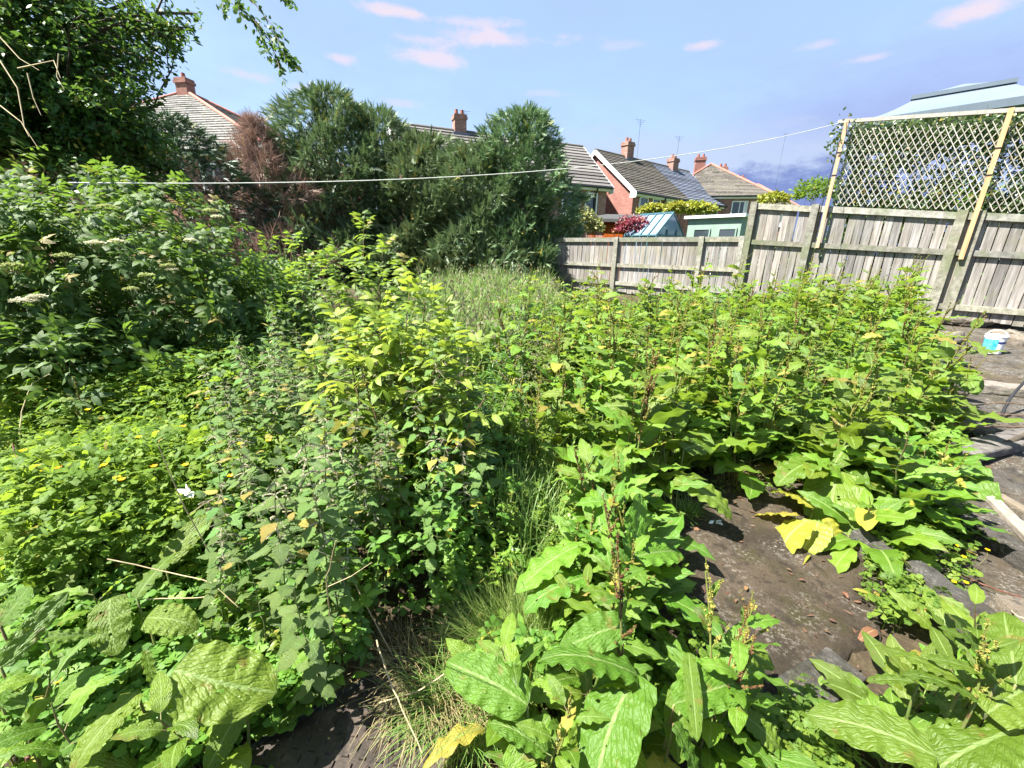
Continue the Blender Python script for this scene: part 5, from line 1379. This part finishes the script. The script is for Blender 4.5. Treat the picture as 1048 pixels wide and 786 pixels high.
# ------------------------------------------------------------------ broad shrubs beyond the fence
def shrub(label, c, r, m, n, ls, name='shrub', cat='shrub', T=TS, g=None):
    t = thing(name, label, cat, (c[0], c[1], .5), 0, g); S, L = MB(), MB()
    r = np.array(r); d = nrm(rng.normal(0, 1, (n, 3))); d[:, 2] = np.abs(d[:, 2])*1.0-.25
    lump = 1+.2*np.sin(5*d[:, 0]+c[0])*np.sin(4*d[:, 2])+.16*np.sin(8*d[:, 1]+3*d[:, 2])
    P = np.array([0, 0, c[2]-.5])+d*r*(rng.uniform(.45, 1.05, n)**.6*lump)[:, None]
    for k in range(16):
        e = P[rng.integers(0, n)]; S.tube([(0, 0, -.2), e*.5*[1, 1, .8], e], [.03, .006], 5)
    S.obj('stem', M['twig'], t)
    addleaves(L, T, P, nrm(d+rng.normal(0, .8, (n, 3))), nrm(d+[0, 0, .5]+rng.normal(0, .5, (n, 3))), ls*rng.uniform(.7, 1.3, n)); L.obj('foliage', M[m], t)
def ctr(px, py, z): return [float(v) for v in atz(px, py, z)]
shrub('yellow and green variegated shrub against the end of the lower fence', ctr(596, 232, 15.5), (.72, .7, .75), 'variegated', 1500, .13)
shrub('dark red maple in front of the brown shed', ctr(648, 233, 15.3), (.62, .5, .5), 'red_bush', 1300, .10, 'maple')
shrub('pale pink edged shrub between red maple and greenhouse', ctr(666, 240, 15.4), (.4, .35, .28), 'red_bush', 500, .09)
shrub('bright golden shrub under the first house windows', ctr(668, 216, 21.5), (.75, .6, .36), 'yellow_bush', 1500, .17)
shrub('golden shrub behind the greenhouse ridge', ctr(692, 214, 21.0), (.7, .6, .38), 'yellow_bush', 1000, .17)
shrub('largest golden green shrub behind the pale green shed', ctr(714, 215, 21.0), (.85, .7, .42), 'yellow_bush', 1700, .17)
shrub('pale yellow shrub peeping over the tall fence beside the trellis', ctr(792, 205, 17.0), (.6, .5, .35), 'yellow_bush', 600, .14)
shrub('round green tree top in the distance beside the trellis pole', ctr(834, 198, 42), (1.9, 1.8, 1.8), 'cover', 900, .35, 'distant_tree', 'tree')

# climber on the far side of the trellis
t = thing('climbing_plant', 'dense leafy climber growing up behind the diamond trellis', 'climber', tuple(fpt(4)[:2])+(.5,))
L0 = np.array(t.location); S, L = MB(), MB()
n = 19000; u = rng.uniform(-20, 14.2, n); f = rng.uniform(0, 1, n); o_ = -rng.uniform(.06, .75, n)
dens = .80+.40*(f > .80)+.35*np.sin(u*1.3+f*5)*np.sin(u*.6-f*7)-.28*((f > .28) & (f < .62))*(u < 9)+.2*(f < .2)
k_ = rng.uniform(0, 1, n) < dens; u, f, o_ = u[k_], f[k_], o_[k_]
P = np.stack([fpt(a, b, ztop(a)-.2+(zr(a)+.05-ztop(a)+.2)*c) for a, b, c in zip(u, o_, f)])-L0
addleaves(L, TL+TS, P, nrm(rng.normal(0, 1, P.shape)+[0, 0, -.5]), nrm(FNRM+rng.normal(0, .8, P.shape)+[0, 0, .5]), .085*rng.uniform(.7, 1.3, len(P)))
for k in range(22):
    a = rng.uniform(-19, 13.5); S.tube(wob(fpt(a, -.3, .4)-L0, fpt(a+rng.normal(0, 3), -.25, zr(a)-rng.uniform(0, .6))-L0, 9, .03), [.012, .004], 5)
# loose end on the far pole
q = fpt(14.9, .0, zr(14)-.25)-L0; P = q+rng.normal(0, 1, (120, 3))*[.10, .10, .2]
addleaves(L, TS, P, rng.normal(0, 1, (120, 3)), FNRM+rng.normal(0, .7, (120, 3)), .08)
S.obj('stem', M['twig'], t); L.obj('foliage', M['ivy'], t)
# neighbour's shrubs behind the climber
for i, (n_, off, zz, m_, lab) in enumerate(((8, -2.2, 2.1, 'ivy', 'green shrub in the next garden behind the far half of the trellis'), (-1, -2.4, 2.3, 'cover', 'rounded shrub in the next garden under the gazebo'), (-9, -2.2, 2.2, 'ivy', 'dark shrub in the next garden behind the near half of the trellis'))):
    c = fpt(n_, off, zz); shrub(lab, [float(v) for v in c], (1.3, 1.0, 1.1), m_, 1500, .12)

for n_, off, h_, lab in ((20, -1.1, 1.35, 'dark shrub close behind the narrow fence bay'), (28, -1.3, 1.0, 'dark shrub behind the lower fence below the pale green shed'), (12, -1.0, 1.4, 'dark shrub behind the tall fence below the far trellis'), (3, -1.0, 1.4, 'dark shrub behind the tall fence below the middle trellis'), (-7, -1.0, 1.4, 'dark shrub behind the fence beyond the thick pole')):
    c = fpt(n_, off, h_); shrub(lab, [float(v) for v in c], (.85, .7, .95), 'ivy', 1300, .12)

# ------------------------------------------------------------------ grasses and low growth (nobody could count these)
def pts_in(poly, h, n):
    P = [G(px, py, h) for px, py in poly]; xs = [p[0] for p in P]; ys = [p[1] for p in P]; out_ = np.zeros((0, 2))
    while len(out_) < n:
        X = rng.uniform(min(xs), max(xs), n*2); Y = rng.uniform(min(ys), max(ys), n*2)
        a, b, z = proj(np.stack([X, Y, ground(X, Y)+h], 1)); ok = inpoly(a, b, poly) & ((X-FP0[0])*FENCE_N[0]+(Y-FP0[1])*FENCE_N[1] > .12)
        for q in avoid(): ok &= ~inpoly(X, Y, q)
        out_ = np.concatenate([out_, np.stack([X, Y], 1)[ok]])
        if ok.sum() == 0: break
    return out_[:n]
def base3(q, dz=0.): return np.column_stack([q, ground(q[:, 0], q[:, 1])+dz])
def patchy(q, s_=1.3, a=.35):   # uneven growth
    v = np.sin(q[:, 0]*s_*2.1+np.sin(q[:, 1]*s_))*np.sin(q[:, 1]*s_*1.7+q[:, 0])
    return 1+a*v
def blades(m, q, h, w_, lean=.45):
    n = len(q); az_ = rng.uniform(0, 6.28, n); el_ = PI/2-np.abs(rng.normal(0, lean, n))
    ln = h*rng.uniform(.55, 1.15, n)
    addleaves(m, TG, base3(q, -.01), sph(az_, el_), sph(az_, el_+PI/2), np.stack([w_/.03*np.ones(n)*rng.uniform(.7, 1.3, n), ln, ln], 1))
def herbs(m, q, hmax, ls, T, lowf=.15, k=1, sd=.4):
    n = len(q); P = base3(q); P[:, 2] += hmax*np.clip(patchy(q), .4, 1.4)*rng.uniform(lowf, 1, n)**.8
    az_ = rng.uniform(0, 6.28, n); el_ = rng.normal(.15, sd, n)
    addleaves(m, T, P, sph(az_, el_), sph(az_, el_+PI/2)+rng.normal(0, .22, (n, 3)), ls*rng.uniform(.65, 1.35, n))
def stalks(m, q, hmax):
    n = len(q); az_ = rng.uniform(0, 6.28, n); el_ = PI/2-np.abs(rng.normal(0, .25, n)); h = hmax*np.clip(patchy(q), .4, 1.4)*rng.uniform(.5, .95, n)
    addleaves(m, TG[:1], base3(q), sph(az_, el_), sph(az_, el_+PI/2), np.stack([np.full(n, .12), h, h], 1))

gm = MB()
far_grass = [(415, 330), (430, 285), (500, 280), (560, 287), (580, 296), (540, 330), (490, 385), (450, 400)]
q = pts_in(far_grass, .5, 12000); blades(gm, q, .70*patchy(q, 1.2, .3), .010, .34)
q = pts_in([(430, 380), (520, 340), (700, 320), (870, 330), (940, 400), (900, 480), (760, 480), (620, 500), (520, 480)], .2, 15000); blades(gm, q, .42*patchy(q), .008, .5)
q = pts_in([(480, 420), (580, 430), (600, 520), (540, 560), (480, 500)], .3, 3500); blades(gm, q, .5, .006, .5)
q = pts_in([(0, 420), (200, 390), (260, 470), (200, 600), (0, 640)], .2, 7000); blades(gm, q, .42, .005, .5)
q = pts_in([(680, 470), (780, 470), (790, 500), (690, 505)], .05, 900); blades(gm, q, .16, .005, .7)
q = pts_in([(230, 330), (420, 300), (430, 400), (260, 420)], .4, 5000); blades(gm, q, .7, .008, .35)
kind(gm.obj('grass', M['grass']), 'stuff')
sm = MB()
q = pts_in(far_grass, .7, 380); n = len(q); P = base3(q); P[:, 2] += rng.uniform(.62, .95, n)
for k in range(5):
    addleaves(sm, TS, P+rng.normal(0, .02, P.shape)*[1, 1, 2.5], nrm(rng.normal(0, .35, P.shape)+ZA), rng.normal(0, 1, P.shape), .055*rng.uniform(.5, 1.1, n))
q2 = pts_in([(500, 400), (520, 330), (560, 325), (570, 390), (540, 430)], .5, 260); n = len(q2); P = base3(q2); P[:, 2] += rng.uniform(.3, .8, n)
for k in range(4): addleaves(sm, TQ, P+rng.normal(0, .02, P.shape)*[1, 1, 3], nrm(rng.normal(0, .4, P.shape)+ZA), rng.normal(0, 1, P.shape), .016)
kind(sm.obj('grass_seed_heads', M['grass_seed']), 'stuff')

cm = MB()
meadow = [(0, 400), (90, 385), (240, 370), (300, 400), (300, 470), (230, 530), (150, 570), (0, 610)]
q = pts_in(meadow, .38, 13000); herbs(cm, q, .52, .062, TB, sd=.6); stalks(cm, q[:1800], .5)
q = pts_in(meadow, .38, 9000); herbs(cm, q, .52, .050, TS+TL+TW, sd=.7)
kind(cm.obj('meadow_herbs', M['cover_bright']), 'stuff')
cm = MB()
q = pts_in([(0, 560), (200, 540), (330, 640), (330, 700), (250, 740), (200, 786), (0, 786)], .12, 5200); herbs(cm, q, .30, .060, TB); stalks(cm, q[:700], .3)
q = pts_in([(200, 400), (340, 350), (490, 380), (540, 470), (500, 620), (380, 680), (260, 640)], .25, 8500); herbs(cm, q, .5, .06, TB+TL+TS, .05); stalks(cm, q[:500], .5)
q = pts_in([(470, 560), (600, 520), (690, 560), (660, 640), (560, 690), (470, 680)], .1, 3600); herbs(cm, q, .22, .05, TB+TL, .05)
q = pts_in([(470, 330), (700, 305), (900, 310), (985, 380), (960, 470), (800, 490), (620, 500), (500, 450)], .2, 9500); herbs(cm, q, .32, .085, TB+TL+TS, .05); stalks(cm, q[:900], .5)
q = pts_in([(0, 390), (240, 340), (420, 310), (420, 400), (260, 420), (60, 440)], .3, 6000); herbs(cm, q, .55, .08, TB+TL+TS, .05)
kind(cm.obj('undergrowth', M['cover']), 'stuff')

# creeping buttercup patches over the kerb
cm = MB()
q = pts_in([(860, 500), (960, 480), (985, 540), (975, 600), (930, 640), (880, 640), (860, 590), (880, 550)], .07, 900); herbs(cm, q, .13, .05, TB); stalks(cm, q[:150], .12)
q = pts_in([(660, 640), (720, 640), (770, 700), (830, 730), (870, 786), (760, 786)], .06, 420); herbs(cm, q, .12, .045, TB)
PATHP = [(50, 50), (51, 50), (51, 51)]; SLABP = [(50, 50), (51, 50), (51, 51)]
q = pts_in([(655, 545), (690, 560), (725, 650), (790, 700), (850, 700), (800, 786), (660, 700)], .06, 420); herbs(cm, q, .11, .042, TB+TS)
q = pts_in([(660, 490), (800, 478), (870, 520), (860, 535), (780, 500), (690, 510)], .04, 220); herbs(cm, q, .08, .035, TB+TS)
q = pts_in([(900, 500), (975, 500), (1000, 560), (985, 620), (920, 640), (880, 610)], .05, 620); herbs(cm, q, .12, .046, TB); stalks(cm, q[:120], .12)
kind(cm.obj('creeping_buttercup', M['cover']), 'stuff')

# fine grass tuft and dry grass by the manhole
def tuft(label, c, m, n, r, h, w_, lean, name='grass_tuft', flow=(0, 0, 0)):
    t = thing(name, label, 'grass tuft', c); mb = MB(); a = rng.uniform(0, 6.28, n); rr = r*np.sqrt(rng.uniform(0, 1, n)); P = np.stack([rr*np.cos(a), rr*np.sin(a)*.8, np.zeros(n)], 1)
    el_ = PI/2-np.abs(rng.normal(lean*.5, lean*.6, n)); a2 = a+rng.normal(0, .7, n); ln = h*rng.uniform(.5, 1.15, n)
    Y = nrm(sph(a2, el_)+np.array(flow)); addleaves(mb, TG, P, Y, nrm(np.cross(np.cross(Y, ZA), Y)+1e-4), np.stack([np.full(n, w_/.03), ln, ln], 1))
    mb.obj('blades', M[m], t); return t
tuft('fine bright green grass tuft between nettles and the lowest docks', G(528, 668), 'grass_fine', 2300, .20, .30, .0026, .8, flow=(-.1, .1, 0))
tuft('straw coloured dry grass tuft flopping over the manhole cover', G(450, 705), 'grass_dry', 1300, .19, .22, .0026, 1.4, flow=(.15, -.35, -.15))
tuft('small dry grass tuft at the upper corner of the manhole cover', G(395, 668), 'grass_dry', 420, .12, .13, .0024, 1.3, flow=(-.2, -.3, 0))
tuft('green and straw grass tuft leaning beside the manhole cover', G(470, 730), 'grass_fine', 700, .16, .22, .0026, 1.3, flow=(-.2, -.3, 0))
tuft('sparse yellow grass tuft at the top of the concrete slab', G(750, 492), 'grass_dry', 300, .16, .14, .004, 1.2)
tuft('thin green grass tuft at the slab corner', G(700, 530), 'grass_fine', 260, .08, .15, .003, .9)

# ------------------------------------------------------------------ buttercups
def bc_proto(h):
    t = thing('buttercup', 'b', 'buttercup', (0, 0, -30)); S, Q = MB(), MB(); p = wob((0, 0, 0), (.04, .02, h), 6, .005); S.tube(p, [.0015, .0009], 4)
    for k in range(5):
        a = k*2*PI/5; Y = sph(np.array(a), np.array(.45)); addleaves(Q, TS, p[-1], Y, sph(np.array(a), np.array(.45+PI/2)), np.array([[.026, .014, .014]]))
    S.obj('stem', M['dock_stem'], t); Q.obj('flower', M['yellow_petal'], t); return t
bp_ = [bc_proto(.5), bc_proto(.25), bc_proto(.1)]
def flowers(pix, k, z, label, group, sc_=1.0):
    for px, py in pix:
        h = (.5, .25, .1)[k]*sc_; p = G(px, py, h); dup(bp_[k], (p[0]-.04*sc_, p[1]-.02*sc_, float(ground(p[0], p[1]))), 0, sc_, label, group)
flowers([(90, 420), (100, 480), (46, 483), (38, 478), (60, 480), (72, 478), (107, 477), (120, 490), (188, 437), (160, 444), (142, 448), (212, 409), (275, 452), (246, 455), (190, 477), (24, 462), (62, 485), (236, 488), (158, 478), (125, 492)], 0, 0, 'yellow buttercup flower above the bright meadow herbs below the elder', 'buttercups in the meadow herbs', 1.25)
flowers([(60, 698), (93, 710), (44, 770), (4, 551), (10, 675)], 1, 0, 'yellow buttercup low under the large dock leaves', 'buttercups under the large docks')
flowers([(952, 528), (1000, 531), (980, 560), (986, 571), (1010, 564), (976, 596), (1005, 620), (988, 598)], 2, 0, 'small yellow buttercup creeping over the grey kerb', 'buttercups on the kerb', 1.0)
for t in bp_:
    for c in list(t.children): bpy.data.objects.remove(c)
    bpy.data.objects.remove(t)

# ------------------------------------------------------------------ canes, sticks, dead stems
def stick(label, pts_, r, m, name='stick', cat='stick', sides=()):
    mb = MB(); P = np.stack([np.asarray(p, float) for p in pts_]); tt = np.linspace(0, 1, len(P)); t2 = np.linspace(0, 1, 14)
    Q = np.stack([np.interp(t2, tt, P[:, j]) for j in range(3)], 1)+rng.normal(0, r[0]*.35, (14, 3)); mb.tube(Q, np.linspace(r[0], r[1], 14), 6)
    for (k, d, ln) in sides:
        mb.tube([Q[k], Q[k]+np.array(d)*ln*.5+rng.normal(0, .005, 3), Q[k]+np.array(d)*ln], [r[1], r[1]*.5], 5)
    return tag(mb.obj(name, M[m]), label, cat)
stick('red brown dead dock cane standing among the meadow herbs', [atz(62, 592, 1.9), atz(45, 540, 1.95), atz(28, 490, 2.0), atz(12, 455, 2.05)], (.006, .003), 'twig_red', 'cane', 'cane', ((5, (-.5, .2, .5), .12), (8, (-.7, 0, .4), .14), (10, (.3, 0, .6), .08)))
stick('second thin red cane leaning at the bottom corner below the large leaves', [atz(40, 790, 1.2), atz(12, 752, 1.25), atz(-10, 730, 1.3)], (.006, .004), 'twig_red', 'cane', 'cane')
stick('pale bent dead stem hooked beside the elder bush', [atz(20, 445, 2.6), atz(22, 420, 2.65), atz(32, 393, 2.7), atz(50, 383, 2.72)], (.004, .002), 'straw', 'dead_stem', 'dead stem')
stick('long thin straw stem lying across the large dock leaves', [atz(110, 572, 1.45), atz(170, 585, 1.5), atz(215, 595, 1.5), atz(245, 622, 1.5)], (.0022, .0016), 'straw', 'dead_stem', 'dead stem')
stick('short straw stem lying level under the long one', [atz(150, 613, 1.5), atz(200, 612, 1.52), atz(252, 605, 1.55)], (.002, .0015), 'straw', 'dead_stem', 'dead stem')
stick('dry yellow stalk slanting over the manhole cover', [atz(385, 655, 1.45), atz(400, 700, 1.38), atz(432, 770, 1.3)], (.003, .002), 'straw', 'dead_stem', 'dead stem')
stick('straw coloured stalk fallen among the dry grass', [atz(388, 720, 1.45), atz(430, 706, 1.45), atz(455, 690, 1.46)], (.003, .002), 'straw', 'dead_stem', 'dead stem')
def gp(px, py, h=.04): return G(px, py, h)
stick('thick dark branch lying on the paving towards the sleepers', [gp(940, 478, .03), gp(985, 470, .05), gp(1020, 460, .07), gp(1070, 436, .1)], (.018, .022), 'bark', 'branch', 'branch', ((8, (.6, .3, .1), .2),))
stick('black leaning metal bar above the loose branches', [gp(1022, 428, .05), gp(1036, 405, .2), gp(1060, 378, .4)], (.012, .012), 'black', 'metal_bar', 'bar')
for i, (a, b, c, lab) in enumerate((((990, 416), (1020, 412), (1060, 414), 'uppermost pale twig lying across the sleepers'), ((985, 426), (1020, 424), (1060, 425), 'middle pale twig lying across the sleepers'), ((990, 438), (1020, 436), (1060, 438), 'lowest pale twig lying across the sleepers'), ((900, 455), (940, 440), (990, 432), 'thin bent twig poking out of the docks onto the sleepers'))):
    stick(lab, [gp(*a, .14), gp(*b, .15), gp(*c, .15)], (.006, .004), 'twig', 'twig', 'twig')
stick('thin pale stalk lying from the buttercups down to the slab', [gp(1000, 568, .03), gp(960, 592, .04), gp(925, 612, .03)], (.003, .002), 'straw', 'dead_stem', 'dead stem')
stick('forked dry stem lying at the top of the slab', [gp(838, 540, .02), gp(868, 556, .03), gp(898, 575, .02)], (.003, .002), 'straw', 'dead_stem', 'dead stem', ((6, (.5, .5, .1), .1),))
stick('thin looped root hanging beside the pale paving stone', [gp(1032, 622, .12), gp(1040, 630, .2), gp(1050, 634, .2)], (.003, .002), 'straw', 'dead_stem', 'dead stem')
stick('dark red bramble stem creeping between the kerb stones', [gp(975, 585, .05), gp(1010, 600, .06), gp(1046, 612, .05)], (.004, .003), 'twig_red', 'bramble_stem', 'bramble')

for i in range(9):
    px, py = rng.uniform(220, 500), rng.uniform(370, 560); p = G(px, py, .6); b = np.array([p[0], p[1], float(ground(p[0], p[1]))]); d = rng.normal(0, .2, 3)*[1, 1, 0]+ZA; e_ = rng.normal(0, .12, 3)*[1, 1, .3]
    stick('dry straw coloured stem leaning among the nettles', [b, b+d*.35, b+d*.7+e_*.4, b+d*.95+e_], (.0028, .0014), 'straw', 'dead_stem', 'dead stem', ((8, (rng.normal(0, 1), .2, .6), .12), (11, (rng.normal(0, 1), -.2, .6), .08)))['group'] = 'dry stems in the nettle bed'
for i in range(8):
    px, py = rng.uniform(560, 930), rng.uniform(320, 400); p = G(px, py, .6); b = np.array([p[0], p[1], float(ground(p[0], p[1]))]); d = rng.normal(0, .3, 3)*[1, 1, 0]+ZA; e_ = rng.normal(0, .12, 3)*[1, 1, .3]
    stick('dry brown stem standing among the dense docks', [b, b+d*.3, b+d*.6+e_*.4, b+d*.85+e_], (.004, .002), 'twig', 'dead_stem', 'dead stem', ((8, (rng.normal(0, 1), .2, .6), .15), (11, (rng.normal(0, 1), -.2, .6), .1)))['group'] = 'dry stems among the docks'

# ------------------------------------------------------------------ fallen leaves and scraps
def scrap(label, px, py, s_, m, T, wid=1.0, h=.012, name='fallen_leaf', cat='leaf', group=None, az_=None):
    mb = MB(); a = rng.uniform(0, 6.28) if az_ is None else az_
    addleaves(mb, T, np.zeros(3), sph(np.array(a), np.array(.15)), ZA+rng.normal(0, .2, 3), np.array([[s_*wid, s_, s_]])); o = mb.obj(name, M[m])
    p = G(px, py); o.location = (p[0], p[1], p[2]+.028+h); return tag(o, label, cat, group)
for px, py in ((860, 612), (803, 588), (846, 640), (822, 600), (762, 606), (715, 548), (690, 560), (830, 655), (848, 655), (900, 520), (880, 512), (928, 530), (770, 490), (760, 500), (742, 480), (690, 575), (700, 590), (598, 575), (575, 580), (610, 620), (420, 650), (400, 668)):
    scrap('curled dead brown leaf lying on the soil or concrete around the slab', px, py, rng.uniform(.022, .05), 'dead_leaf', TD+TDS+TS, 1.3, group='dead leaves round the slab')
scrap('long orange green fallen leaf on the slab beside the buttercups', 870, 609, .10, 'dock_pale', TW, 1.3)
scrap('thin pale grass blade lying on the slab', 828, 574, .12, 'dock_pale', TW, .6)
scrap('yellow fallen leaf lying at the corner of the grey concrete piece', 918, 678, .06, 'dock_pale', TS, 1.2)
scrap('broken red brown dead stem pieces by the grey concrete piece', 895, 652, .15, 'dead_leaf', TW, 1.6)
mb = MB(); addleaves(mb, TS, np.zeros((14, 3))+rng.normal(0, .012, (14, 3)), rng.normal(0, 1, (14, 3)), rng.normal(0, 1, (14, 3)), .045)
o = mb.obj('paper_scrap', M['white']); p = G(190, 505, .5); o.location = p; tag(o, 'crumpled white paper scrap caught in the meadow herbs', 'paper scrap')
mb = MB(); addleaves(mb, TS, np.zeros((5, 3))+rng.normal(0, .006, (5, 3)), rng.normal(0, 1, (5, 3)), ZA+rng.normal(0, .4, (5, 3)), .04)
o = mb.obj('paper_scrap', M['white']); p = G(733, 537, .02); o.location = (p[0], p[1], p[2]+.03); tag(o, 'small white scrap under a dock leaf on the slab', 'paper scrap')
# loose grit and litter on the bare ground
lm = MB()
for poly, n in (([(640, 470), (800, 470), (900, 560), (890, 690), (780, 786), (660, 780), (560, 700), (560, 560)], 420), ([(220, 786), (340, 640), (470, 640), (520, 786)], 450), ([(880, 500), (1048, 430), (1048, 700), (880, 680)], 260)):
    P_ = [G(px, py) for px, py in poly]; xs = [p[0] for p in P_]; ys = [p[1] for p in P_]
    X = rng.uniform(min(xs), max(xs), n); Y = rng.uniform(min(ys), max(ys), n); P = np.stack([X, Y, ground(X, Y)+.032], 1)
    addleaves(lm, TTW[:0]+TW+TS, P, rng.normal(0, 1, P.shape)*[1, 1, .12], ZA+rng.normal(0, .3, P.shape), np.exp(rng.normal(math.log(.016), .55, n)))
kind(lm.obj('leaf_litter', M['dead_leaf']), 'stuff')
lm = MB(); q = pts_in([(300, 700), (400, 640), (490, 650), (500, 786), (430, 786)], .02, 500); n = len(q)
addleaves(lm, TG[:2], base3(q, .02), rng.normal(0, 1, (n, 3))*[1, 1, .15], ZA+rng.normal(0, .3, (n, 3)), np.stack([np.full(n, .08), rng.uniform(.05, .2, n), np.full(n, .1)], 1))
kind(lm.obj('dry_straw', M['grass_dry']), 'stuff')
print('OBJECTS', len(bpy.data.objects))
